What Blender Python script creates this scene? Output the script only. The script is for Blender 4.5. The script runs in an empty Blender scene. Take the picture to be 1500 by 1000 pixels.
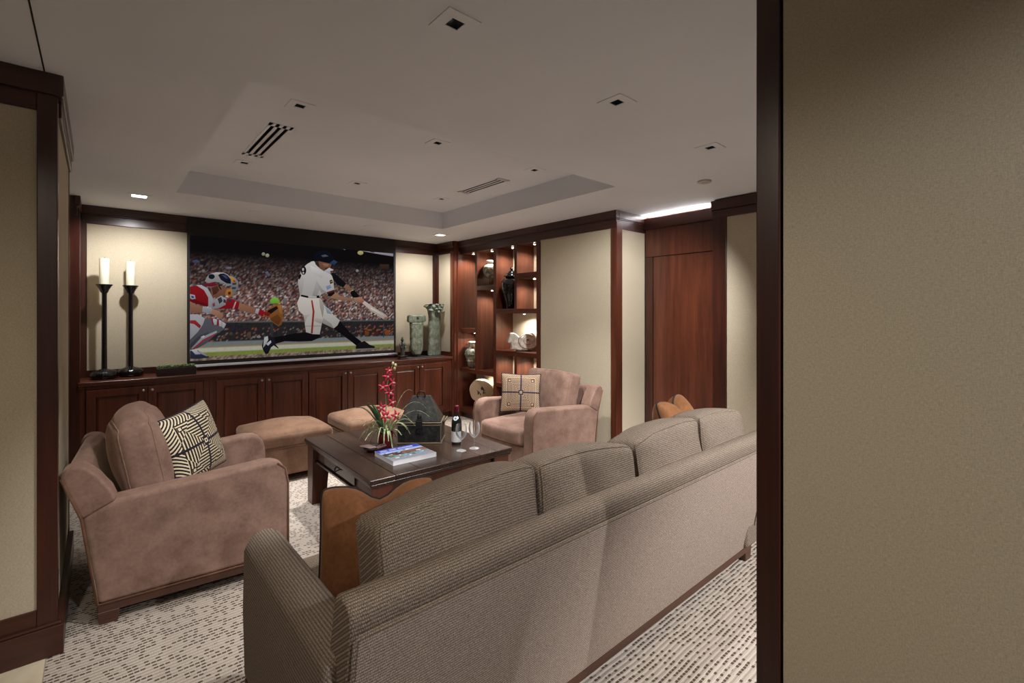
import bpy, bmesh, math, random
from mathutils import Vector, Matrix, noise
random.seed(7)
SC = bpy.context.scene
COL = SC.collection
R = math.radians
CEIL = 2.44          # soffit height
TRAY = 2.635         # raised tray height

# ------------------------------------------------------------------ camera
cam_d = bpy.data.cameras.new('camera')
cam_d.sensor_width = 36.0
cam_d.lens = 693.4 / 1500 * 36
cam_d.shift_y = -41.0 / 1500
cam_d.clip_start = 0.05
cam = bpy.data.objects.new('camera', cam_d)
cam.location = (0, 0, 1.435)
cam.rotation_euler = (R(90), 0, R(-41.2))
COL.objects.link(cam)
SC.camera = cam

# ------------------------------------------------------------------ world, exposure
world = bpy.data.worlds.new('world')
SC.world = world
world.use_nodes = True
world.node_tree.nodes['Background'].inputs[0].default_value = (1.0, 0.89, 0.76, 1)
world.node_tree.nodes['Background'].inputs[1].default_value = 0.14
SC.view_settings.view_transform = 'Standard'
SC.view_settings.look = 'None'
SC.view_settings.gamma = 1.0
SC.view_settings.exposure = 0.13
SC.view_settings.use_curve_mapping = False
WARM = (1.0, 0.985, 0.975)
# downlight table: x, y, ceiling height, spot watts, cone deg, aim (x, y, z) or None, look, label tail
LIGHTS = [
 (0.932, 1.365, CEIL, 125, 50, (0.58, 2.85, 0.40), 'dark', 'nearest the camera, over the gap between sofa and armchair'),
 (1.858, 1.365, CEIL, 75, 100, (2.2, 1.7, 0.3), 'dark', 'in the flat ceiling above the middle of the sofa'),
 (2.790, 1.365, CEIL, 220, 70, (3.95, 2.80, 1.2), 'dark', 'in the flat ceiling above the right end of the sofa'),
 (0.880, 2.865, TRAY, 40, 76, (1.0, 3.0, 0.0), 'dark', 'in the tray ceiling before the left slot vent'),
 (0.880, 4.240, TRAY, 120, 62, (1.15, 4.35, 0.0), 'dark', 'in the tray ceiling beyond the left slot vent'),
 (1.800, 2.850, TRAY, 85, 76, (1.75, 2.9, 0.0), 'dark', 'in the middle of the tray, nearer row'),
 (1.800, 4.225, TRAY, 250, 54, (1.8, 4.05, 0.0), 'dark', 'in the middle of the tray, far row'),
 (2.750, 2.855, TRAY, 135, 76, (2.9, 3.0, 0.3), 'dark', 'in the tray ceiling before the right slot vent'),
 (2.710, 4.215, TRAY, 280, 60, (2.7, 4.2, 0.0), 'dark', 'in the tray ceiling beyond the right slot vent'),
 (0.268, 5.150, CEIL, 58, 120, (0.25, 5.9, 1.0), 'lit', 'shining bright above the two candlesticks'),
 (1.172, 5.185, CEIL, 0, 0, None, 'plain', 'unlit, before the upper left of the projection screen'),
 (2.351, 5.180, CEIL, 0, 0, None, 'plain', 'unlit, before the upper right of the projection screen'),
 (3.301, 5.164, CEIL, 58, 120, (3.35, 5.9, 1.0), 'lit', 'shining bright above the green stone carvings'),
 (3.000, -1.200, CEIL, 540, 70, (2.85, 1.10, -0.3), 'dark', 'over the passage behind the sofa, right end'),
 (1.000, -1.600, CEIL, 150, 52, (1.25, 1.30, 0.3), 'dark', 'over the passage behind the sofa, beside the near wall end'),
 (-0.450, 0.800, CEIL, 46, 140, (0.2, 1.3, 0.0), 'hall_fill', 'added out of view as fill light over the passage left of the camera'),  # lamp added out of view to brighten near wall, left panel and sofa arm
]

# ------------------------------------------------------------------ helpers
def srgb(r, g, b):
    f = lambda c: (c/255/12.92 if c/255 <= .04045 else ((c/255+.055)/1.055)**2.4)
    return (f(r), f(g), f(b), 1)

class MB:
    """collects faces; build() links them as ONE mesh object"""
    def __init__(s): s.v = []; s.f = []; s.m = []
    def face(s, idx, m=0): s.f.append(tuple(idx)); s.m.append(m)
    def box(s, x0, x1, y0, y1, z0, z1, m=0):
        b = len(s.v)
        s.v += [(x0,y0,z0),(x1,y0,z0),(x1,y1,z0),(x0,y1,z0),(x0,y0,z1),(x1,y0,z1),(x1,y1,z1),(x0,y1,z1)]
        for q in ((3,2,1,0),(4,5,6,7),(0,1,5,4),(1,2,6,5),(2,3,7,6),(3,0,4,7)): s.face([b+i for i in q], m)
        return s
    def frustum(s, b0, b1, z0, z1, m=0):
        """box whose bottom rect b0 and top rect b1 (x0,x1,y0,y1) differ"""
        b = len(s.v)
        for (x0,x1,y0,y1), z in ((b0,z0),(b1,z1)): s.v += [(x0,y0,z),(x1,y0,z),(x1,y1,z),(x0,y1,z)]
        for q in ((3,2,1,0),(4,5,6,7),(0,1,5,4),(1,2,6,5),(2,3,7,6),(3,0,4,7)): s.face([b+i for i in q], m)
        return s
    def prism(s, poly, axis, a0, a1, m=0):
        """polygon (2-D) pushed along axis 0/1/2 from a0 to a1; poly holds the two other coords in order"""
        n = len(poly); b = len(s.v)
        for a in (a0, a1):
            for p, q in poly:
                s.v.append((a,p,q) if axis == 0 else (p,a,q) if axis == 1 else (p,q,a))
        s.face(range(b, b+n), m); s.face(range(b+2*n-1, b+n-1, -1), m)
        for i in range(n):
            j = (i+1) % n; s.face((b+i, b+n+i, b+n+j, b+j), m)
        return s
    def lathe(s, prof, n=24, c=(0,0,0), m=0, sx=1, sy=1, wob=None):
        b = len(s.v); k = len(prof)
        for r, z in prof:
            for i in range(n):
                a = 2*math.pi*i/n; w = wob(a, z) if wob else 1
                s.v.append((c[0]+r*w*sx*math.cos(a), c[1]+r*w*sy*math.sin(a), c[2]+z))
        for j in range(k-1):
            for i in range(n):
                i2 = (i+1) % n
                s.face((b+j*n+i, b+j*n+i2, b+(j+1)*n+i2, b+(j+1)*n+i), m)
        if prof[0][0] > 1e-6: s.face(range(b+n-1, b-1, -1), m)
        if prof[-1][0] > 1e-6: s.face(range(b+(k-1)*n, b+k*n), m)
        return s
    def tube(s, pts, r, n=8, m=0, closed=False):
        pts = [Vector(p) for p in pts]; b = len(s.v); k = len(pts)
        up = None
        for j, p in enumerate(pts):
            t = (pts[(j+1) % k] - pts[j-1]) if closed else (pts[min(j+1,k-1)] - pts[max(j-1,0)])
            t.normalize()
            if up is None:
                up = Vector((0,0,1)) if abs(t.z) < .9 else Vector((1,0,0))
            a = (up - t*up.dot(t)); a.normalize(); up = a; c = t.cross(a)
            rr = r(j/(k-1)) if callable(r) else r
            for i in range(n):
                w = 2*math.pi*i/n
                s.v.append(tuple(p + a*rr*math.cos(w) + c*rr*math.sin(w)))
        for j in range(k if closed else k-1):
            j2 = (j+1) % k
            for i in range(n):
                i2 = (i+1) % n
                s.face((b+j*n+i, b+j*n+i2, b+j2*n+i2, b+j2*n+i), m)
        if not closed:
            s.face(range(b+n-1, b-1, -1), m); s.face(range(b+(k-1)*n, b+k*n), m)
        return s
    def puff(s, c, h, r, pf=(0,0,0), n=14, m=0, warp=None):
        """soft rounded block: centre c, half sizes h, edge radius r, bulge pf per axis"""
        ts = [math.sin(math.pi/2*(2*i/n-1)) for i in range(n+1)]
        idx = {}; b0 = len(s.v)
        def place(p):
            q = [p[i]*h[i] for i in range(3)]
            inn = [max(-(h[i]-r), min(h[i]-r, q[i])) for i in range(3)]
            d = Vector([q[i]-inn[i] for i in range(3)])
            o = Vector(inn) + (d.normalized()*r if d.length > 1e-9 else Vector((0,0,0)))
            for a in range(3):
                if pf[a]:
                    u = p[(a+1)%3]; v = p[(a+2)%3]
                    o[a] += p[a]*pf[a]*(1-u*u)*(1-v*v)
            if warp: o = Vector(warp(o, p))
            return (o[0]+c[0], o[1]+c[1], o[2]+c[2])
        s.place = place
        def vert(p):
            k = tuple(round(q,6) for q in p)
            if k not in idx: s.v.append(place(p)); idx[k] = len(s.v)-1
            return idx[k]
        for a in range(3):
            for sg in (-1, 1):
                for i in range(n):
                    for j in range(n):
                        q = []
                        for (u, v) in ((ts[i],ts[j]),(ts[i+1],ts[j]),(ts[i+1],ts[j+1]),(ts[i],ts[j+1])):
                            p = [0,0,0]; p[a] = sg; p[(a+1)%3] = u; p[(a+2)%3] = v; q.append(vert(p))
                        if sg < 0: q.reverse()
                        if len(set(q)) == 4: s.face(q, m)
        return s
    def xf(s, mat, start=0):
        for i in range(start, len(s.v)): s.v[i] = tuple(mat @ Vector(s.v[i]))
        return s
    def build(s, name, mats, parent=None, smooth=False, bevel=0, seg=2, world=False, weld=False, angle=None):
        me = bpy.data.meshes.new(name)
        vs = s.v
        if world and parent is not None:
            l = parent.location; vs = [(x-l.x, y-l.y, z-l.z) for x, y, z in vs]
        me.from_pydata(vs, [], s.f)
        if any(s.m): me.polygons.foreach_set('material_index', s.m)
        bm = bmesh.new(); bm.from_mesh(me)
        if weld: bmesh.ops.remove_doubles(bm, verts=bm.verts, dist=1e-5)
        bmesh.ops.recalc_face_normals(bm, faces=bm.faces)
        if bevel:
            es = [e for e in bm.edges if len(e.link_faces) == 2 and e.calc_face_angle(0) > R(30)]
            bmesh.ops.bevel(bm, geom=es, offset=bevel, segments=seg, profile=.5, affect='EDGES', clamp_overlap=True)
        bm.to_mesh(me); bm.free()
        if smooth:
            me.polygons.foreach_set('use_smooth', [True]*len(me.polygons))
            if angle: me.set_sharp_from_angle(angle=R(angle))
        for mt in (mats if isinstance(mats, (list, tuple)) else [mats]): me.materials.append(mt)
        o = bpy.data.objects.new(name, me); COL.objects.link(o)
        if parent is not None: o.parent = parent
        if smooth and bevel:
            w = o.modifiers.new('weighted_normal', 'WEIGHTED_NORMAL'); w.keep_sharp = True
        return o

def tag(o, label=None, cat=None, group=None, kind=None):
    if label: o['label'] = label
    if cat: o['category'] = cat
    if group: o['group'] = group
    if kind: o['kind'] = kind
    return o
def thing(name, loc, label, cat, group=None, rz=0):
    o = bpy.data.objects.new(name, None); o.empty_display_size = .1
    o.location = loc; o.rotation_euler = (0, 0, rz); COL.objects.link(o)
    return tag(o, label, cat, group)
def struct(name, mb, m, **k):
    return tag(mb.build(name, m, **k), kind='structure')
def copy_part(o, parent, loc=None):
    c = o.copy(); COL.objects.link(c); c.parent = parent
    if loc is not None: c.location = loc
    return c

# ------------------------------------------------------------------ materials
class NT:
    def __init__(s, name, rough=.5, spec=.5):
        s.mat = bpy.data.materials.new(name); s.mat.use_nodes = True
        s.t = s.mat.node_tree; s.n = s.t.nodes; s.p = s.n['Principled BSDF']
        s.p.inputs['Roughness'].default_value = rough
        s.p.inputs['Specular IOR Level'].default_value = spec
        s._co = None
    def co(s):
        if not s._co: s._co = s.n.new('ShaderNodeTexCoord').outputs['Object']
        return s._co
    def link(s, a, b): s.t.links.new(a, b)
    def node(s, kind, **inp):
        d = s.n.new(kind)
        for k, v in inp.items():
            i = d.inputs[k] if not k.isdigit() else d.inputs[int(k)]
            if hasattr(v, 'is_linked') and hasattr(v, 'node'): s.link(v, i)
            else: i.default_value = v
        return d
    def math(s, op, a, b=None, c=None):
        d = s.n.new('ShaderNodeMath'); d.operation = op
        for i, v in enumerate((a, b, c)):
            if v is None: continue
            if hasattr(v, 'node'): s.link(v, d.inputs[i])
            else: d.inputs[i].default_value = v
        return d.outputs[0]
    def map(s, scale, loc=(0,0,0), vec=None):
        m = s.n.new('ShaderNodeMapping'); s.link(vec or s.co(), m.inputs[0])
        m.inputs['Scale'].default_value = scale; m.inputs['Location'].default_value = loc
        return m.outputs[0]
    def noise(s, vec, scale=1, detail=3, rough=.5):
        d = s.n.new('ShaderNodeTexNoise'); s.link(vec, d.inputs['Vector'])
        d.inputs['Scale'].default_value = scale; d.inputs['Detail'].default_value = detail; d.inputs['Roughness'].default_value = rough
        return d.outputs['Fac']
    def sep(s, vec=None):
        d = s.n.new('ShaderNodeSeparateXYZ'); s.link(vec or s.co(), d.inputs[0]); return d.outputs
    def ramp(s, fac, stops):
        d = s.n.new('ShaderNodeValToRGB'); s.link(fac, d.inputs[0]); e = d.color_ramp.elements
        while len(e) < len(stops): e.new(.5)
        for i, (p, c) in enumerate(stops): e[i].position = p; e[i].color = c
        return d.outputs[0]
    def mix(s, fac, a, b):
        d = s.n.new('ShaderNodeMix'); d.data_type = 'RGBA'
        for v, i in ((fac, d.inputs[0]), (a, d.inputs[6]), (b, d.inputs[7])):
            if hasattr(v, 'node'): s.link(v, i)
            else: i.default_value = v
        return d.outputs[2]
    def color(s, c):
        if hasattr(c, 'node'): s.link(c, s.p.inputs['Base Color'])
        else: s.p.inputs['Base Color'].default_value = c
    def bump(s, h, strength=.3, dist=.002):
        d = s.n.new('ShaderNodeBump'); s.link(h, d.inputs['Height'])
        d.inputs['Strength'].default_value = strength; d.inputs['Distance'].default_value = dist
        s.link(d.outputs[0], s.p.inputs['Normal'])

def plain(name, c, rough=.5, metal=0, spec=.5, coat=0):
    t = NT(name, rough, spec); t.color(c); t.p.inputs['Metallic'].default_value = metal
    t.p.inputs['Coat Weight'].default_value = coat
    return t.mat
def glow(name, c, e):
    t = NT(name); t.color((0,0,0,1)); t.p.inputs['Emission Color'].default_value = c; t.p.inputs['Emission Strength'].default_value = e
    return t.mat
def wood(name, axis, dark, light, rough=.33, coat=.25, fine=1.0):
    t = NT(name, rough)
    sc = [26*fine]*3; sc[axis] = 1.5*fine
    a = t.noise(t.map(sc), 1, 4, .6)
    sc2 = [110*fine]*3; sc2[axis] = 3.5
    b = t.noise(t.map(sc2), 1, 2, .5)
    sc3 = [3.0]*3; sc3[axis] = .7
    g = t.noise(t.map(sc3, (3,1,2)), 1, 2, .5)
    f = t.math('ADD', t.math('MULTIPLY', a, .55), t.math('ADD', t.math('MULTIPLY', b, .2), t.math('MULTIPLY', g, .3)))
    t.color(t.ramp(f, [(.33, dark), (.72, light)]))
    t.p.inputs['Coat Weight'].default_value = coat; t.p.inputs['Coat Roughness'].default_value = .25
    return t.mat
WD, WL = srgb(50, 22, 13), srgb(106, 54, 34)
WOOD = [wood('mahogany_x', 0, WD, WL), wood('mahogany_y', 1, WD, WL), wood('mahogany_z', 2, WD, WL)]
TD, TL = srgb(36, 14, 9), srgb(72, 31, 19)
TRIM = [wood('trim_wood_x', 0, TD, TL), wood('trim_wood_y', 1, TD, TL), wood('trim_wood_z', 2, TD, TL)]
TABW = wood('table_wood', 1, srgb(30, 20, 15), srgb(64, 45, 36), .25, .35, .55)
TABL = wood('table_leg_wood', 2, srgb(56, 28, 19), srgb(92, 50, 35), .38, .2)
BASEW = wood('base_wood', 0, srgb(58, 32, 22), srgb(96, 60, 44), .45, .1)

def fabric_wall():
    t = NT('wall_fabric', .85, .2)
    a = t.noise(t.map((420, 420, 130)), 1, 2, .6)
    b = t.noise(t.map((130, 130, 420), (5,2,1)), 1, 2, .6)
    f = t.math('MULTIPLY', t.math('ADD', a, b), .5)
    t.color(t.ramp(f, [(.3, srgb(172, 159, 136)), (.7, srgb(204, 193, 171))]))
    t.bump(f, .25, .001)
    return t.mat
FABRIC = fabric_wall()
def ceiling_mat():
    t = NT('ceiling_paint', .9, .2)
    f = t.noise(t.map((1.2,1.2,1.2)), 1, 2)
    t.color(t.ramp(f, [(.3, srgb(230, 233, 239)), (.7, srgb(236, 239, 245))]))
    return t.mat
CEILM = ceiling_mat()
def carpet():
    t = NT('carpet_loops', .95, .1)
    x, y, z = t.sep()
    wv = t.noise(t.map((5, 3, 1)), 1, 2)
    yy = t.math('ADD', t.math('MULTIPLY', y, 1/.021), t.math('MULTIPLY', wv, .8))
    row = t.math('FLOOR', yy); fr = t.math('SUBTRACT', yy, row)
    # each row gets its own random run of dashes
    rnd = t.n.new('ShaderNodeTexWhiteNoise'); rnd.noise_dimensions = '1D'; t.link(row, rnd.inputs['W'])
    cx = t.math('ADD', t.math('MULTIPLY', x, 1/.019), t.math('MULTIPLY', rnd.outputs['Value'], 37.0))
    cell = t.math('FLOOR', cx); fx = t.math('SUBTRACT', cx, cell)
    comb = t.n.new('ShaderNodeCombineXYZ'); t.link(cell, comb.inputs[0]); t.link(row, comb.inputs[1])
    wn = t.n.new('ShaderNodeTexWhiteNoise'); wn.noise_dimensions = '2D'; t.link(comb.outputs[0], wn.inputs['Vector'])
    big = t.noise(t.map((4.5, 9, 1), (2, 7, 0)), 1, 3, .6)
    thr = t.math('ADD', t.math('MULTIPLY', wn.outputs['Value'], .62), t.math('MULTIPLY', big, .70))
    on = t.math('GREATER_THAN', thr, .66)
    inx = t.math('LESS_THAN', t.math('ABSOLUTE', t.math('SUBTRACT', fx, .5)), .40)
    iny = t.math('LESS_THAN', t.math('ABSOLUTE', t.math('SUBTRACT', fr, .5)), .24)
    dash = t.math('MULTIPLY', on, t.math('MULTIPLY', inx, iny))
    groove = t.math('MULTIPLY', t.math('LESS_THAN', t.math('ABSOLUTE', t.math('SUBTRACT', fr, .5)), .17), .42)
    fuzz = t.noise(t.map((260, 260, 60)), 1, 2)
    base = t.ramp(fuzz, [(.3, srgb(166, 154, 142)), (.7, srgb(206, 195, 183))])
    c1 = t.mix(groove, base, srgb(112, 98, 86))
    t.color(t.mix(t.math('MULTIPLY', dash, .85), c1, srgb(64, 48, 40)))
    h = t.math('ADD', t.math('MULTIPLY', t.math('ABSOLUTE', t.math('SUBTRACT', fr, .5)), 1.6), t.math('MULTIPLY', fuzz, .5))
    t.bump(h, .6, .006)
    return t.mat
CARPET = carpet()
def stone():
    t = NT('limestone', .4, .4)
    f = t.noise(t.map((5, 5, 5)), 1, 5, .6)
    t.color(t.ramp(f, [(.3, srgb(186, 172, 146)), (.7, srgb(214, 202, 178))]))
    return t.mat
STONE = stone()
def suede(name, c0, c1):
    t = NT(name, .85, .15)
    a = t.noise(t.map((9, 9, 9)), 1, 5, .65)
    b = t.noise(t.map((70, 70, 70)), 1, 3, .6)
    f = t.math('ADD', t.math('MULTIPLY', a, .75), t.math('MULTIPLY', b, .25))
    t.color(t.ramp(f, [(.36, c0), (.64, c1)]))
    t.p.inputs['Sheen Weight'].default_value = .35; t.p.inputs['Sheen Roughness'].default_value = .4
    t.p.inputs['Sheen Tint'].default_value = srgb(226, 196, 172)
    t.bump(b, .12, .002)
    return t.mat
SUEDE = suede('brown_suede', srgb(116, 91, 80), srgb(147, 119, 106))
OSUEDE = suede('ottoman_suede', srgb(102, 77, 61), srgb(128, 99, 80))
PSUEDE = suede('pillow_suede', srgb(116, 76, 48), srgb(146, 100, 68))
WELT = suede('suede_welt', srgb(96, 66, 50), srgb(120, 86, 68))
DARKC = plain('dark_cord', srgb(34, 26, 24), .8)
def tweed(name, axes, run, period=.0095, c=((124, 111, 99), (168, 153, 138), (82, 71, 62))):
    """ribbed woven upholstery: rows counted along `axes` (weights), stitches along `run`"""
    t = NT(name, .95, .1)
    o = t.sep()
    def dot(w):
        r = None
        for i in range(3):
            if w[i]:
                q = t.math('MULTIPLY', o[i], w[i]); r = q if r is None else t.math('ADD', r, q)
        return r
    wob = t.noise(t.map((12, 12, 12)), 1, 2)
    rr = t.math('ADD', t.math('MULTIPLY', dot(axes), 1/period), t.math('MULTIPLY', wob, .5))
    ro = t.math('FLOOR', rr); fr = t.math('SUBTRACT', rr, ro)
    ridge = t.math('SINE', t.math('MULTIPLY', fr, math.pi))
    st = t.math('ADD', t.math('MULTIPLY', dot(run), 1/(period*.55)), t.math('MULTIPLY', ro, .5))
    stitch = t.math('ABSOLUTE', t.math('SINE', t.math('MULTIPLY', st, math.pi)))
    h = t.math('MULTIPLY', ridge, t.math('ADD', t.math('MULTIPLY', stitch, .6), .4))
    fz = t.noise(t.map((330, 330, 330)), 1, 2, .7)
    f = t.math('ADD', t.math('MULTIPLY', h, .30), t.math('MULTIPLY', fz, .74))
    t.color(t.ramp(f, [(.36, srgb(*c[2])), (.54, srgb(*c[0])), (.72, srgb(*c[1]))]))
    t.bump(f, .45, .003)
    return t.mat
TW_BACK = tweed('tweed_back', (0, .8, 1), (1, 0, 0))
TW_PANEL = tweed('tweed_panel', (0, .25, 1), (1, 0, 0), .0075, ((156, 140, 129), (204, 187, 174), (106, 92, 82)))
TW_ARM = tweed('tweed_arm', (1, 0, .8), (0, 1, 0), .0100, ((126, 114, 103), (164, 151, 138), (92, 81, 72)))

BLACK = plain('gloss_black', (.004, .004, .005, 1), .12, 0, .6)
IRON = plain('dark_iron', srgb(40, 38, 38), .45, .6)
BRASS = plain('aged_brass', srgb(126, 112, 90), .5, .5)
STEEL = plain('brushed_steel', srgb(190, 190, 195), .28, 1)
WHITE = plain('white_plate', srgb(204, 198, 190), .7)
VOID = plain('black_baffle', (.006, .006, .007, 1), .35)
WAX = NT('candle_wax', .5); WAX.color(srgb(240, 234, 214)); WAX.p.inputs['Subsurface Weight'].default_value = .3
WAX.p.inputs['Subsurface Radius'].default_value = (.02, .012, .006); WAX = WAX.mat

# ================================================================== ROOM SHELL
TX0, TX1, TY0, TY1 = .49, 3.09, 2.28, 4.79          # tray opening
HOLE = .026                                        # half aperture of a downlight
VENTS = [(.815, .955, 3.235, 4.015, 'left'), (2.665, 2.80, 3.225, 3.865, 'right')]
def vent_slots(v):
    x0, x1, y0, y1, _ = v
    w = (x1 - x0); s = .022
    return [(x0 + w*(.2 + .3*i) - s/2, x0 + w*(.2 + .3*i) + s/2, y0 + .05, y1 - .05) for i in range(3)]
def holed(mb, x0, x1, y0, y1, z, holes):
    xs = sorted({x0, x1, *[h[0] for h in holes], *[h[1] for h in holes]})
    ys = sorted({y0, y1, *[h[2] for h in holes], *[h[3] for h in holes]})
    ids = {}
    def vid(x, y):
        if (x, y) not in ids: mb.v.append((x, y, z)); ids[(x, y)] = len(mb.v)-1
        return ids[(x, y)]
    for i in range(len(xs)-1):
        for j in range(len(ys)-1):
            cx, cy = (xs[i]+xs[i+1])/2, (ys[j]+ys[j+1])/2
            if any(h[0] < cx < h[1] and h[2] < cy < h[3] for h in holes): continue
            mb.face((vid(xs[i],ys[j]), vid(xs[i],ys[j+1]), vid(xs[i+1],ys[j+1]), vid(xs[i+1],ys[j])))
LIT = .052
hs = [(x-(LIT if k == 'lit' else HOLE), x+(LIT if k == 'lit' else HOLE), y-(LIT if k == 'lit' else HOLE), y+(LIT if k == 'lit' else HOLE), z, k)
      for x, y, z, _, _, _, k, _ in LIGHTS if k != 'plain']
mb = MB()
holed(mb, -4.2, 4.6, -3.2, 6.1, CEIL, [(TX0, TX1, TY0, TY1)] + [h[:4] for h in hs if h[4] == CEIL])
holed(mb, TX0, TX1, TY0, TY1, TRAY, [h[:4] for h in hs if h[4] == TRAY] + [s for v in VENTS for s in vent_slots(v)])
for q in (((TX0,TY0),(TX1,TY0)), ((TX1,TY0),(TX1,TY1)), ((TX1,TY1),(TX0,TY1)), ((TX0,TY1),(TX0,TY0))):
    b = len(mb.v); (ax, ay), (bx, by) = q
    mb.v += [(ax,ay,CEIL),(bx,by,CEIL),(bx,by,TRAY),(ax,ay,TRAY)]; mb.face((b,b+1,b+2,b+3))
me = bpy.data.meshes.new('ceiling'); me.from_pydata(mb.v, [], mb.f); me.materials.append(CEILM)
ceiling = bpy.data.objects.new('ceiling', me); COL.objects.link(ceiling); tag(ceiling, kind='structure')
mb = MB(); mb.box(-4.2, 4.6, -3.2, 6.1, 2.80, 2.84)
slab = mb.build('slab_above', WHITE, ceiling)
mb = MB(); mb.box(-.1685, -.1635, -3.2, 2.765, CEIL-.0015, CEIL+.01)
mb.build('reveal_line', VOID, ceiling)

mb = MB(); mb.box(-.16, 4.6, -3.2, 6.1, -.05, 0)
struct('floor', mb, CARPET)
mb = MB(); mb.box(-4.2, -.16, -3.2, 6.1, -.05, -.0005)
fh = struct('floor_hall', mb, plain('tile_grout', srgb(150, 138, 116), .8))
tile = None
for i in range(2):
    for j in range(3):
        x1 = -.163 - .61*i; y1 = 2.764 - .61*j
        if tile is None:
            m2 = MB(); m2.box(-.606, 0, -.606, 0, -.02, .002); tile = m2.build('tile', STONE, fh, bevel=.002, seg=1); tile.location = (x1, y1, 0)
        else: copy_part(tile, fh, (x1, y1, 0))

def crown_run(name, axis, face, a0, a1, out, parent=None, top=CEIL, frieze=True):
    """crown moulding along axis; `face` wall plane coord, `out` = +-1 direction it projects"""
    mb = MB()
    def bx(d, z0, z1):
        p0, p1 = sorted((face, face + out*d))
        if axis == 0: mb.box(a0, a1, p0, p1, z0, z1)
        else: mb.box(p0, p1, a0, a1, z0, z1)
    bx(.040, top-.075, top); bx(.030, top-.087, top-.075)
    if frieze: bx(.022, top-.168, top-.087)
    return mb

# --- back wall (projection screen wall)
mb = MB(); mb.box(-.45, 4.3, 5.92, 6.08, 0, CEIL)
wb = struct('wall_back', mb, TRIM[0])
m2 = MB(); m2.box(-.075, 3.645, 5.908, 5.922, .90, 2.274); m2.build('fabric_panel', FABRIC, wb)
m2 = MB(); m2.box(-.115, -.078, 5.895, 5.922, .84, 2.30); m2.build('stile', TRIM[2], wb)
m2 = MB(); m2.box(3.648, 3.70, 5.895, 5.922, .84, 2.30); m2.build('stile', TRIM[2], wb)
m2 = MB(); m2.box(-.08, 3.65, 5.895, 5.922, .84, .905); m2.build('bottom_rail', TRIM[0], wb)
struct('trim_1', crown_run('c', 0, 5.92, -.115, 3.70, -1), TRIM[0], bevel=.004)

# --- left return beside the screen wall, and the deep recess behind it
mb = MB(); mb.box(-.45, -.128, 5.49, 5.92, 0, CEIL)
wr = struct('wall_left_return', mb, TRIM[2])
m2 = MB(); m2.box(-.130, -.121, 5.60, 5.86, .86, 2.274); m2.build('fabric_panel', FABRIC, wr)
m2 = MB(); m2.box(-.45, -.115, 5.485, 5.595, 0, 2.30); m2.build('stile', TRIM[2], wr)
m2 = MB(); m2.box(-.13, -.115, 5.865, 5.92, .84, 2.30); m2.build('stile', TRIM[2], wr)
struct('trim_2', crown_run('c', 1, -.15, 5.47, 5.92, 1), TRIM[1], bevel=.004)
mb = MB(); mb.box(-1.3, -1.2, 3.9, 5.92, 0, CEIL); struct('wall_recess', mb, FABRIC)

# --- left wall: front face towards the camera, side face towards the armchair
mb = MB(); mb.box(-4.2, -.135, 2.795, 3.90, 0, CEIL)
wl = struct('wall_left', mb, TRIM[2])
m2 = MB(); m2.box(-1.55, -.187, 2.785, 2.797, .20, 2.283); m2.build('fabric_panel', FABRIC, wl, bevel=.003)
m2 = MB(); m2.box(-.190, -.127, 2.772, 2.84, .10, 2.40); m2.build('stile', TRIM[2], wl, bevel=.003)
m2 = MB(); m2.box(-1.65, -1.55, 2.772, 2.80, .10, 2.40); m2.build('stile', TRIM[2], wl, bevel=.003)
m2 = MB(); m2.box(-1.55, -.19, 2.776, 2.80, 2.28, 2.37); m2.build('top_rail', TRIM[0], wl, bevel=.002)
m2 = MB(); m2.box(-1.55, -.19, 2.776, 2.80, .12, .203); m2.build('bottom_rail', TRIM[0], wl, bevel=.002)
m2 = MB(); m2.box(-.137, -.131, 2.845, 3.88, .16, 2.30); m2.build('fabric_panel', FABRIC, wl)
m2 = MB(); m2.box(-.137, -.127, 3.875, 3.902, .10, 2.40); m2.build('stile', TRIM[2], wl)
mb = MB(); mb.box(-4.2, -.108, 2.757, 2.797, 2.352, CEIL); mb.box(-.14, -.108, 2.7975, 3.905, 2.352, CEIL); mb.box(-.14, -.118, 2.845, 3.90, 2.285, 2.3515)
struct('trim_3', mb, TRIM[0], bevel=.003)
mb = MB(); mb.box(-4.2, -.108, 2.757, 2.797, 0, .125); mb.box(-.14, -.108, 2.7975, 3.905, 0, .125); mb.box(-4.2, -.115, 2.763, 2.797, .1255, .137)
struct('baseboard_left', mb, TRIM[0], bevel=.003)

# --- right return beside the screen wall
mb = MB(); mb.box(3.715, 4.3, 5.455, 5.92, 0, CEIL)
rr = struct('wall_right_return', mb, WOOD[2])
m2 = MB(); m2.box(3.706, 3.716, 5.545, 5.835, .86, 2.274); m2.build('fabric_panel', FABRIC, rr)
m2 = MB(); m2.box(3.700, 3.716, 5.838, 5.92, .84, 2.30); m2.build('stile', WOOD[2], rr)
m2 = MB(); m2.box(3.700, 3.80, 5.475, 5.54, 0, 2.30); m2.build('stile', WOOD[2], rr, bevel=.006)
m2 = MB(); m2.box(3.76, 3.84, 5.44, 5.48, 0, 2.30); m2.build('stile', WOOD[2], rr, bevel=.006)
m2 = MB(); m2.box(3.700, 3.716, 5.54, 5.84, .84, .90); m2.build('bottom_rail', WOOD[1], rr)
struct('trim_4', crown_run('c', 1, 3.735, 5.475, 5.92, -1), TRIM[1], bevel=.004)

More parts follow.
